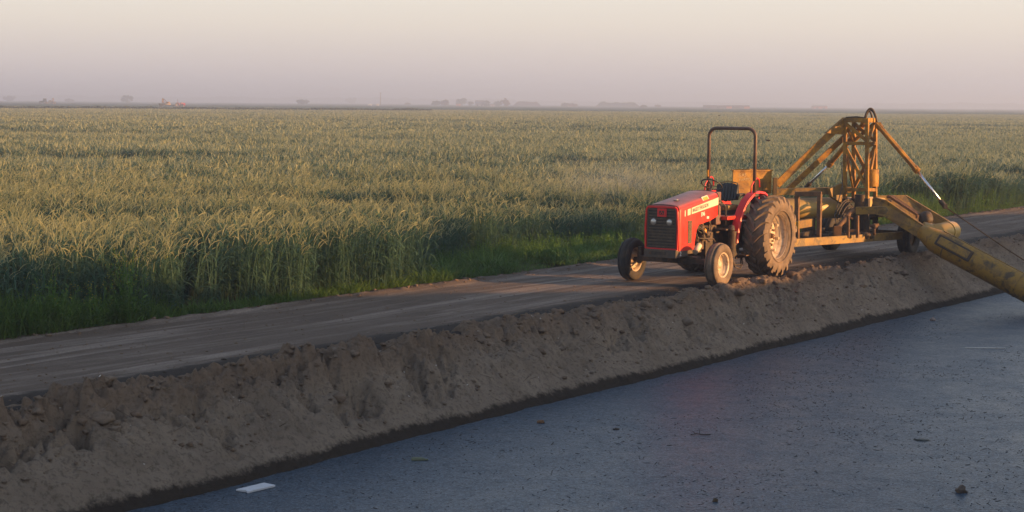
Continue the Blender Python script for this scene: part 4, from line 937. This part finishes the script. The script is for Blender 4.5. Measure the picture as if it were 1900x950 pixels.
# boom: two side plates, ribs, cross drum and the tube going down to the water
dn_ = (N * .835 + Vector((0, 0, -.55))).normalized()
mb = MB(); fa = at(1645, 372, 39.0); fb = at(1768, 436, 38.1); upb = dn_.cross(N.cross(Vector((0, 0, 1)))).normalized(); upb = upb if upb.z > 0 else -upb
mb.prism([at(1622, 363, 38.9), at(1680, 362, 39.1), at(1783, 424, 38.05), at(1772, 452, 38.05), at(1640, 392, 38.9)], -T * -.07); P(mb, 'boom_side_plate', M['ochred'], None, .006)
mb = MB(); mb.prism([at(1622, 366, 38.2), at(1645, 372, 38.0), at(1742, 438, 37.2), at(1736, 462, 37.2), at(1640, 402, 37.9), at(1612, 396, 38.1)], T * .09); P(mb, 'boom_side_plate', M['ochred'], None, .006)
mb = MB()
mb.prism([at(1640, 386, 38.2), at(1730, 440, 37.5), at(1755, 440, 38.0), at(1655, 384, 38.95)], Vector((0, 0, -.04))); P(mb, 'boom_floor', M['rustd'], None, .004)
mb = MB(); ra0 = at(1646, 366, 38.15); ra1 = at(1700, 402, 37.75)
for k in range(7): off = T * (.03 + k * .045) + Vector((0, 0, .035 - k * .004)); mb.beam(ra0 + off, ra1 + off, .022, .05)
mb.beam(ra0 + T * .02, ra0 + T * .36, .05, .06); mb.beam(ra1 + T * .02, ra1 + T * .36, .05, .06); P(mb, 'ribbed_guard', M['rust'], None, .003)
mb = MB(); mb.blob(at(1718, 406, 37.9), (.16, .16, .17), 5, 3, .12); P(mb, 'pump_motor', M['rustd'])
mb = MB(); d0 = at(1738, 432, 37.45); d1 = at(1768, 428, 38.05); dd = (d1 - d0).normalized(); mb.tube([d0, d0 + dd * .02, d1 - dd * .05, d1, d1 + dd * .04], [.05, .20, .21, .19, .02], 28); mb.tube([d0 + dd * .45, d0 + dd * .5], .225, 28)
mb.tube([at(1712, 423, 37.6), at(1742, 430, 37.6)], .14, 24); P(mb, 'cross_drum', M['pipe'], None, 0)
mb = MB(); c0 = at(1708, 428, 37.35); c1 = at(1735, 446, 37.15); c2 = at(1900, 534, 36.0); dir_ = (c2 - c1).normalized(); c3 = c2 + dir_ * 1.3
mb.tube([c0, c0.lerp(c1, .5), c1, c1 + dir_ * .25, c2, c3], [.14, .20, .255, .27, .27, .27], 40); ct = P(mb, 'suction_tube', M['tube'])
mb = MB()
for k in (.30, 2.05): q = c1 + dir_ * k; mb.tube([q, q + dir_ * .03], .278, 40)
for k in range(3): q = c1 + dir_ * (1.0 + k * .3)
sdv = dir_.cross(T).normalized(); sdv = sdv if sdv.z > 0 else -sdv
mb.beam(c1 + dir_ * .1 + sdv * .272, c3 + sdv * .272, .05, .02, sdv); P(mb, 'tube_band', M['ochred'], ct, .002)
nrm = (-T * .80 + sdv * .35).normalized(); h0 = c1 + dir_ * .10 + nrm * .262; h1 = c1 + dir_ * .95 + nrm * .262
mb = MB(); mb.beam(h0, h1, .25, .05, nrm); hp = P(mb, 'hatch_frame', M['rustd'], ct, .02)
mb = MB(); mb.beam(h0 + dir_ * .05 + nrm * .012, h1 - dir_ * .06 + nrm * .012, .17, .05, nrm); P(mb, 'hatch_cover', M['ochred'], hp, .02)
# pivot link with the rounded end, diagonal link, small stand, valve
mb = MB(); l0 = at(1588, 391, 37.6); l1 = at(1640, 390, 37.45); mb.beam(l0, l1, .10, .165); mb.lathe([(0, -.05), (.0825, -.05), (.0825, .05), (0, .05)], l1, 'Y', 24); P(mb, 'pivot_link', M['ochred'], None, .006)
mb = MB(); mb.tube([at(1552, 424, 37.2), at(1583, 390, 37.6)], .055, 12); mb.beam(at(1570, 392, 37.6), at(1600, 388, 37.6), .07, .09); mb.box(at(1553, 428, 37.2), (.16, .16, .2)); P(mb, 'swing_arm', M['rust'], None, .004)
mb = MB(); 
for px_ in (1574, 1591): mb.beam(at(px_, 441, 36.9), at(px_, 400, 36.9), .055, .07, up_)
mb.beam(at(1570, 399, 36.9), at(1582, 406, 36.9), .05, .04); mb.beam(at(1574, 428, 36.9), at(1591, 427, 36.9), .05, .05); P(mb, 'link_stand', M['rust'], None, .003)
mb = MB(); mb.tube([at(1622, 437, 37.2), at(1622, 416, 37.2)], .03, 10); mb.tube([at(1614, 419, 37.2), at(1631, 417, 37.2)], .03, 10); mb.blob(at(1622, 420, 37.2), (.07, .07, .06), 2, 2, .2); P(mb, 'valve', M['rust'])
mb = MB(); F0 = at(1479, 452, 36.55); F1 = at(1479, 360, 36.55); F2 = at(1521, 360, 36.35); F3 = at(1519, 452, 36.35)
mb.beam(F0, F1, .085, .085, up_); mb.beam(F3, F2, .085, .085, up_); mb.beam(F1 + Vector((-.04, 0, .0)), F2 + Vector((.04, 0, 0)), .084, .10); P(mb, 'upright_frame', M['rust'], None, .004)
# hoses over the tower top and by the base
mb = MB()
def hump(a, b, h, r_=.022, n=10, lean=0.0):
    pts = [a.lerp(b, k / n) + Vector((lean * math.sin(PI * k / n), 0, h * math.sin(PI * k / n) ** .7)) for k in range(n + 1)]; mb.tube(pts, r_, 8)
hump(at(1604, 222, 38.1), at(1628, 232, 38.1), .30, .024); hump(at(1606, 222, 38.2), at(1619, 224, 38.2), .20, .022); hump(at(1603, 222, 38.3), at(1626, 228, 38.2), .24, .02, 10, .02)
mb.tube([at(1569, 218, 38.3), at(1590, 217, 38.2), at(1606, 219, 38.1)], .018, 8); P(mb, 'hose_loop', M['hose'])
mb = MB()
for k in range(5):
    a = at(1548 + 5 * k, 404 + 3 * k, 37.7); b = at(1574 + 3 * k, 372 + 4 * k, 38.0); hump(a, b, .10 + .10 * rng.random(), .013)
mb.tube([at(1556, 430, 37.4), at(1548, 400, 37.7), at(1556, 372, 38.0), at(1563, 345, 38.1), at(1562, 300, 38.2)], .012, 8)
mb.tube([at(1580, 372, 38.2), at(1572, 380, 38.0), at(1562, 410, 37.6), at(1560, 436, 37.4)], .014, 8); P(mb, 'hydraulic_hose', M['hose'])
mb = MB()
for k in range(20): mb.blob(at(1545 + 3.6 * k, 436 + 4 * rng.random() - .1 * k, 37.3 + .4 * rng.random()), (.07 + .05 * rng.random(), .06, .05 + .04 * rng.random()), k, 2, .5)
P(mb, 'greasy_residue', M['rustd'])

# ================================================================== far machines, trees, buildings
def embank(xa, xb, Y, name):
    mb = MB(); mb.prism([(xa, Y - 9, -.2), (xa, Y - 4, .95), (xa, Y + 12, .95), (xa, Y + 17, -.2)], (xb - xa, 0, 0)); return tag(mb.build(name, m_field), kind='structure')
embank(-210, 40, 640, 'far_farm_road'); embank(-330, -150, 900, 'far_farm_road')
def far_copy(src, px, pybase, Y, rz, label, group):
    r_ = copy_tree(src); p = at(px, pybase, Y); r_.location = (p.x, p.y, .95); r_.rotation_euler = (0, 0, rz); tag(r_, label, None, group); return r_
far_copy(tr, 330, 203, 640, R(8), 'tiny red tractor with a roll bar, far out in the field beside an orange rig', 'farm tractors')
r2 = far_copy(rig, 302, 203, 640, R(150), 'tiny orange pump rig behind the far red tractor', 'pump rigs')
r3 = far_copy(rig, 99, 195, 900, R(-35), 'tiny orange pump rig behind the far dark cab tractor at the left', 'pump rigs')
def cab_tractor():
    p = at(83, 195, 900); o = empty('cab_tractor', (p.x, p.y, .95), R(175)); tag(o, 'tiny dark tractor with a closed cab far out at the left side of the field', 'tractor')
    mb = MB(); mb.box((.2, 0, 1.0), (1.6, 1.0, .5)); mb.prism([(.6, -.4, .8), (2.7, -.4, .8), (2.75, -.4, 1.5), (.6, -.4, 1.8)], (0, .8, 0)); mb.build('hood', M['iron'], o, .05)
    mb = MB(); mb.prism([(-.9, -.75, 1.4), (.65, -.75, 1.4), (.55, -.7, 2.75), (-.75, -.7, 2.75)], (0, 1.5, 0)); cb = mb.build('cab', M['black'], o, .05); mb = MB(); mb.box((-.1, 0, 2.8), (1.7, 1.6, .14)); mb.build('cab_roof', M['iron'], cb, .04)
    for x, r_, y in ((-.2, .85, .85), (-.2, .85, -.85), (2.2, .6, .85), (2.2, .6, -.85)):
        mb = MB(); mb.lathe([(.3 * r_, -.2), (r_ * .95, -.22), (r_, -.15), (r_, .15), (r_ * .95, .22), (.3 * r_, .2)], (x, y, r_), 'Y', 28); w2 = mb.build('wheel', M['tyred'], o)
        mb = MB(); mb.lathe([(.45 * r_, .21), (.3 * r_, .1), (0, .1)], (x, y, r_), 'Y', 20); mb.build('rim', M['rim'], w2)
cab_tractor()

def tree(px, pybase, Y, wpx, hpx, label, leaf='treeleaf', trunk=.12, name='tree', dens=1.0, seed=0):
    """crown of many leaf clusters around limbs on a tapered trunk, at its real distance"""
    p = at(px, pybase, Y); W = wpx / F_PX * Y; H = hpx / F_PX * Y; r_ = np.random.default_rng(seed + int(px)); root = empty(name, (p.x, p.y, 0)); tag(root, label, 'tree' if name == 'tree' else 'bush', 'distant trees in the mist')
    mb = MB(); mb.tube([(0, 0, -.5), (.03 * W, 0, H * .25), (0, .02 * W, H * .55)], [W * .03 + .1, W * .022 + .08, .06], 8)
    for k in range(5):
        a = r_.random() * 6.28; mb.tube([(0, 0, H * (.15 + .08 * k)), (math.cos(a) * W * .2, math.sin(a) * W * .2, H * (.35 + .1 * k)), (math.cos(a) * W * .36, math.sin(a) * W * .36, H * (.42 + .11 * k))], [W * .014 + .04, .06, .03], 6)
    mb.build('trunk', M['bark'], root)
    nc = int(26 * dens); C_ = []
    for k in range(nc):
        while True:
            q = r_.random(3) * 2 - 1
            if (q ** 2).sum() < 1: break
        C_.append((q[0] * W * .42, q[1] * W * .42, H * (.56 + q[2] * .36 * (1 - .25 * abs(q[0])))))
    C_ = np.array(C_); m_ = 60; n_ = nc * m_; idx = np.repeat(np.arange(nc), m_); d = r_.standard_normal((n_, 3)); d /= np.linalg.norm(d, axis=1)[:, None]; rad = W * (.10 + .08 * r_.random(nc))[idx]
    c0_ = C_[idx] + d * (rad * (.5 + .5 * r_.random(n_)))[:, None] * np.array([1, 1, .8]); c0_[:, 2] = np.maximum(c0_[:, 2], .3); s_ = W * .028 * (.6 + r_.random(n_)); u = r_.standard_normal((n_, 3)); u /= np.linalg.norm(u, axis=1)[:, None]; v = np.cross(u, d); v /= np.linalg.norm(v, axis=1)[:, None] + 1e-6
    V = np.stack([c0_ - u * s_[:, None], c0_ + v * s_[:, None] * .8, c0_ + u * s_[:, None], c0_ - v * s_[:, None] * .8], 1).reshape(-1, 3); Fq = np.arange(n_ * 4).reshape(-1, 4)
    o = mesh_np('crown', V, Fq, M[leaf], smooth=False, parent=root); return root
for args in (
 (17, 187, 1900, 26, 12, 'pale misty tree at the far left end of the horizon', 'treeleaf'),
 (128, 187, 1800, 20, 8, 'low misty tree between the left cab tractor and the large round tree', 'treeleaf'),
 (236, 188, 1500, 24, 17, 'large round tree, the tallest one on the left half of the horizon', 'treeleaf'),
 (562, 193, 1400, 26, 13, 'broad bushy tree standing alone left of the thin pole', 'treeleaf'),
 (652, 192, 2600, 24, 13, 'very faint tree in the mist left of the thin pole', 'treeleaf'),
 (756, 194, 1700, 14, 6, 'small low tree just right of the thin pole', 'treeleaf'),
 (808, 196, 1400, 22, 13, 'grey green tree at the left end of the farmyard trees', 'treeleaf'),
 (826, 196, 1400, 20, 14, 'brownish tree beside the grey green one at the left of the farmyard', 'treeleafw'),
 (857, 195, 1600, 24, 16, 'pale tree left of the farmyard roofs', 'treeleaf'),
 (873, 196, 1450, 14, 12, 'dark small tree at the left side of the farmhouse', 'treeleaf'),
 (902, 196, 1450, 18, 13, 'dark tree at the right side of the farmhouse', 'treeleaf'),
 (938, 197, 1400, 24, 17, 'reddish tall tree right of the farmyard', 'treeleafw'),
 (922, 197, 1500, 20, 11, 'low tree between the farmhouse and the reddish tree', 'treeleaf'),
 (1194, 199, 1300, 15, 8, 'dark round tree in the middle of the right horizon', 'treeleaf'),
 (1220, 199, 1500, 14, 8, 'pale brown tree beside the dark round one on the right horizon', 'treeleafw'),
 (1053, 198, 1500, 38, 7, 'wide low reddish thicket between farmyard and tree row', 'treeleafw'),
 (1693, 200, 2900, 10, 10, 'single pointed tree in the faint wood above the right boom', 'treeleaf'),
): tree(*args)
def sunlit_end(b, w_, x, hm, d=12.4):
    mb = MB(); mb.box((x, d / 2 - .2, hm * .48), (w_, d, hm * .94)); mb.build('painted_sunlit_end', bred, b)  # reddish box added, its colour stands for sunlight on the barn end
def building(name, px0, px1, pyb, Y, hm, label, wall, roof, cat='building', depth=12, roofh=1.5, doors=2):
    a = at(px0, pyb, Y); b = at(px1, pyb, Y); w_ = (b - a).length; c_ = (a + b) / 2; o = empty(name, (c_.x, c_.y, 0)); tag(o, label, cat)
    mb = MB(); mb.box((0, depth / 2, hm / 2), (w_, depth, hm)); mb.build('walls', wall, o)
    mb = MB(); mb.prism([(-w_ / 2 - .3, -.4, hm), (-w_ / 2 - .3, depth / 2, hm + roofh), (-w_ / 2 - .3, depth + .4, hm)], (w_ + .6, 0, 0)); mb.build('roof', roof, o)
    for k in range(doors): mb = MB(); mb.box((-w_ / 2 + w_ * (k + .5) / doors, -.05, hm * .35), (min(2.5, w_ * .2), .1, hm * .7)); mb.build('door', M['rustd'], o)
    return o
def treeline(px0, px1, pyb, Y, hpx, label, leaf, n_, seed):
    r_ = np.random.default_rng(seed); m_ = int(n_); px = px0 + (px1 - px0) * r_.random(m_); top = .45 + .55 * fbm(px * .06 + seed, px * 0, 4); prof = np.minimum(1, np.minimum(px - px0, px1 - px) / 12 + .25)
    H = hpx / F_PX * Y; z = H * top * prof * r_.random(m_) ** .6; X = (px - 950) / F_PX * Y; s_ = (.25 + .35 * r_.random(m_)) * H * .14; Yj = Y + (r_.random(m_) - .5) * 30
    c0_ = np.stack([X, Yj, z], 1); u = r_.standard_normal((m_, 3)); v = r_.standard_normal((m_, 3)); u /= np.linalg.norm(u, axis=1)[:, None]; v = np.cross(u, v); v /= np.linalg.norm(v, axis=1)[:, None]
    V = np.stack([c0_ - u * s_[:, None], c0_ + v * s_[:, None], c0_ + u * s_[:, None], c0_ - v * s_[:, None]], 1).reshape(-1, 3)
    return tag(mesh_np('far_woodland', V, np.arange(m_ * 4).reshape(-1, 4), M[leaf], smooth=False), label, 'wood', kind='stuff')
treeline(1103, 1182, 197, 1700, 13, 'grey green row of distant trees, long and even, right of the farmyard', 'treeleaf', 6000, 3)
treeline(950, 1001, 197, 1700, 12, 'pale even row of trees right of the reddish tall tree', 'treeleafw', 3500, 4)
treeline(-60, 960, 190, 3400, 14, 'faint bluish wood along the whole left horizon', 'treeleaf', 26000, 5)
treeline(960, 1640, 195, 3300, 11, 'faint low wood along the middle right horizon', 'treeleaf', 16000, 6)
treeline(1600, 1960, 200, 3000, 14, 'faint wood at the right end of the horizon', 'treeleaf', 9000, 7)
treeline(-60, 1960, 190, 4000, 8, 'faintest wood at the very back', 'treeleaf', 26000, 8)
bw = worn('pale_wall', (.5, .42, .38), (.4, .33, .3), .5, .6, .9); brf = worn('dull_roof', (.16, .13, .13), (.2, .16, .15), .5, .6, .8); bred = worn('red_barn_wall', (.55, .22, .15), (.5, .2, .14), .5, .6, .9); bwh = worn('white_wall', (.8, .78, .74), (.7, .68, .62), .5, .6, .8)
building('farmhouse', 882, 898, 196, 1450, 3.2, 'tall roofed farmhouse among the trees at the middle of the horizon', bw, brf, 'house', 9, 2.5, 2)
building('shed', 846, 854, 197, 1420, 2.5, 'small lit shed in front of the farmyard trees at their left', bred, brf, 'shed', 6, .8, 1)
building('shed', 910, 917, 196, 1420, 2.2, 'small lit shed to the right of the farmhouse', bw, brf, 'shed', 6, .8, 1)
building('barn', 1308, 1358, 203, 1250, 2.8, 'long dark barn with a reddish sunlight-coloured end, left one of the pair above the tractor', brf, brf, 'barn', 12, .6, 3)
building('barn', 1361, 1391, 203, 1280, 2.9, 'shorter dark barn with a reddish sunlight-coloured end, right one of the pair above the tractor', brf, brf, 'barn', 12, .6, 2)
building('barn', 1510, 1535, 205, 1500, 3.0, 'reddish low barn on the horizon left of the lattice tower', bred, brf, 'barn', 12, .8, 2)
building('white_hut', 683, 689, 198, 1300, 1.7, 'bright white hut left of the thin pole', bwh, bwh, 'hut', 4, .4, 1)
building('white_hut', 698.5, 702, 197, 1300, 1.8, 'narrower white hut right beside the thin pole', bwh, bw, 'hut', 4, .4, 1)
# hedge line across the far field
def crop_edge(pA, pB, h, label, n_=26000):
    r_ = np.random.default_rng(3); u = r_.random(n_); a = np.array(pA); b = np.array(pB); c0_ = a[None] + (b - a)[None] * u[:, None]; c0_[:, 1] += r_.normal(0, 1.0, n_)
    top = h * (.85 + .3 * (fbm(u * 40, u * 0, 4) - .5)); c0_[:, 2] = top * r_.random(n_) ** .5; s_ = .10 + .14 * r_.random(n_); d = r_.standard_normal((n_, 3)); e = r_.standard_normal((n_, 3)); d /= np.linalg.norm(d, axis=1)[:, None]; e = np.cross(d, e); e /= np.linalg.norm(e, axis=1)[:, None]
    V = np.stack([c0_ - d * s_[:, None], c0_ + e * s_[:, None], c0_ + d * s_[:, None], c0_ - e * s_[:, None]], 1).reshape(-1, 3)
    return tag(mesh_np('far_crop_edge', V, np.arange(n_ * 4).reshape(-1, 4), M['treeleaf'], smooth=False), label, 'crop_edge', kind='stuff')
crop_edge((-420 * .31, 420., 0), (-22., 470., 0), 1.85, 'thin dark green line of taller growth crossing the far field at the left')  # dark leaf strip added for the next crop's shaded side wall


# pole
p = at(706, 196, 1500); po = empty('utility_pole', (p.x, p.y, 0)); tag(po, 'lone thin pole standing far out on the misty horizon', 'pole')
mb = MB(); mb.tube([(0, 0, -1), (0, 0, 12)], [.35, .25], 8); mb.build('post', M['rust'], po); mb = MB(); mb.box((0, 0, 11.3), (2.2, .2, .25)); mb.build('crossarm', M['rust'], po)

# small things on the water and in the air
def onw(px, py): return gz(px, py, -.95)
def litter(name, px, py, fn, mat, label, cat, group=None):
    p = onw(px, py); mb = MB(); fn(mb); o = mb.build(name, mat, None, .002); o.location = (p.x, p.y, -.95); return tag(o, label, cat, group)
pb_ = [onw(438, 912), onw(456, 914), onw(459, 916.5), onw(468, 914.5), onw(511, 904), onw(490, 899.5)]; cp = sum(pb_, Vector()) / len(pb_)
litter('foam_board', 475, 908, lambda m: m.prism([(q - cp) + Vector((0, 0, .004)) for q in pb_], (0, 0, .022)), M['foamboard'], 'flat white foam panel floating on the dark water close to the bank', 'board').location = (cp.x, cp.y, -.95)
litter('white_stick', 1828, 647, lambda m: m.tube([(-.36, .0, .01), (0, .005, .015), (.36, .0, .01)], .008, 8), M['white'], 'thin pale straight stick floating on the water right of the tractor', 'stick')
def debris(px, py, rx, ry, rz_, sd_, mat, label, cat): return litter('floating_' + cat, px, py, lambda m: m.blob((0, 0, rz_ * .35), (rx, ry, rz_), sd_, 3, .5, 1.8), mat, label, cat)
debris(1731, 595, .055, .05, .05, 1, worn('pale_stone', (.30, .25, .22), (.2, .16, .14), .5, .6, .9), 'pale rounded stone in the water near where the bank meets the yellow tube', 'stone')
debris(1783, 914, .06, .045, .055, 2, worn('brown_rock', (.12, .09, .07), (.06, .05, .045), .5, .6, .8), 'wet brown rock with a grey end near the lower right corner of the water', 'rock')
debris(1327, 931, .028, .022, .03, 3, worn('brown_lump', (.10, .07, .04), (.05, .04, .03), .5, .6, .8), 'small brown clod sticking out at the bottom edge of the water', 'clod')
debris(1711, 817, .105, .07, .012, 4, worn('green_scum', (.030, .035, .025), (.015, .018, .016), .5, .6, .5), 'flat dark oval patch of scum alone on the open water', 'scum')
debris(1003, 785, .050, .03, .03, 5, M['rust'], 'crumpled brown leaf like scrap floating close to the muddy water line', 'scrap')
debris(1143, 797, .045, .03, .018, 6, M['rustd'], 'dark flat scrap to the right of the brown crumpled one', 'scrap')
litter('bottle', 779, 854, lambda m: m.lathe([(0, -.10), (.026, -.10), (.03, -.08), (.03, .03), (.012, .07), (.012, .10), (0, .10)], (0, 0, .008), 'X', 16), worn('green_plastic', (.12, .14, .08), (.2, .2, .15), .5, .6, .3), 'small greenish plastic bottle floating low near the middle of the muddy bank', 'bottle')
litter('twig', 1300, 808, lambda m: (m.tube([(-.13, 0, .01), (-.05, .02, .02), (.02, 0, .012), (.13, .01, .012)], .007, 6), m.tube([(-.02, 0, .012), (-.01, .02, .07)], .004, 6), m.tube([(-.06, .01, .012), (-.10, .03, .05)], .004, 6)), M['rustd'], 'small forked twig poking up from the middle of the water', 'twig')
def bird(px, py, Y, s, rz, label):
    p = at(px, py, Y); o = empty('bird', p, rz); tag(o, label, 'bird', 'birds over the wheat')
    mb = MB(); mb.tube([(-.10, 0, 0), (-.05, 0, .005), (.03, 0, 0), (.08, 0, .01), (.11, 0, .01), (.135, 0, .005)], [.004, .018, .028, .018, .018, .003], 10)
    mb.prism([(-.10, 0, 0), (-.16, .03, 0), (-.16, -.03, 0)], (0, 0, .004))
    for sgn in (-1, 1): mb.prism([(.05, 0, .01), (.02, sgn * .09, .045), (-.02, sgn * .18, .02), (-.03, sgn * .09, .03), (-.03, 0, .005)], (0, 0, .005))
    b_ = mb.build('body', M['birdm'], o); o.scale = (s, s, s)
for a_ in ((1425, 261, 60, .9, .6, 'small dark bird skimming the wheat between the roll bar and the yellow brace arms'), (957, 229, 110, 1.0, 2.4, 'small dark bird over the far wheat near the middle of the field'),
           (1222, 223, 120, 1.1, 1.0, 'left one of two dark birds close together above the far wheat'), (1247, 224, 120, .9, .2, 'right one of two dark birds close together above the far wheat'),
           (1334, 215, 130, .9, .4, 'highest dark bird, just above the tractor roll bar')): bird(*a_)

# ================================================================== the morning haze
b1_ = [o_ for o_ in COL.objects if o_.name.startswith('barn') and o_.get('category') == 'barn']
for o_ in b1_[:2]:
    wl = [c_ for c_ in o_.children if c_.name.startswith('walls')][0]; w_ = wl.dimensions.x or 15
    xs = [v.co.x for v in wl.data.vertices]; w_ = max(xs) - min(xs); sunlit_end(o_, 4.2, w_ / 2 - 2.0, 2.6)
# thin drifting dust wisp over the wheat left of the tractor
mb = MB(); mb.blob((0, 0, 0), (3.2, 2.2, 1.0), 1, 3, 0); mw_ = bpy.data.materials.new('dust_wisp'); mw_.use_nodes = True; nt = mw_.node_tree; nt.nodes.remove(nt.nodes['Principled BSDF'])
pv = nt.nodes.new('ShaderNodeVolumePrincipled'); pv.inputs['Color'].default_value = (.75, .82, .95, 1)
gd = nt.nodes.new('ShaderNodeTexGradient'); gd.gradient_type = 'QUADRATIC_SPHERE'; nt.links.new(coords(nt, 'Object', (1 / 3.2, 1 / 2.2, 1.0)), gd.inputs[0])
nt.links.new(math_n(nt, 'MULTIPLY', gd.outputs['Fac'], math_n(nt, 'MULTIPLY', noise_tex(nt, .9, 3, .6, coords(nt)), .22)), pv.inputs['Density']); nt.links.new(pv.outputs[0], nt.nodes['Material Output'].inputs['Volume'])
wp = mb.build('dust_wisp', mw_); wp.location = at(1150, 338, 44); tag(wp, 'faint pale wisp of dust drifting over the wheat just left of the tractor', 'dust', kind='stuff')
mb = MB(); mb.box((0, 1900, 7.0), (5200, 5200, 24.0)); m = bpy.data.materials.new('haze'); m.use_nodes = True; nt = m.node_tree; nt.nodes.remove(nt.nodes['Principled BSDF'])
pv = nt.nodes.new('ShaderNodeVolumePrincipled'); pv.inputs['Color'].default_value = (*HAZE_C, 1); pv.inputs['Density'].default_value = HAZE_D; pv.inputs['Anisotropy'].default_value = .2
nt.links.new(pv.outputs[0], nt.nodes['Material Output'].inputs['Volume']); hz = mb.build('haze', m); hz.location = (0, 0, 0); tag(hz, 'pale mist lying over the fields', 'haze', kind='stuff'); hz.visible_shadow = True
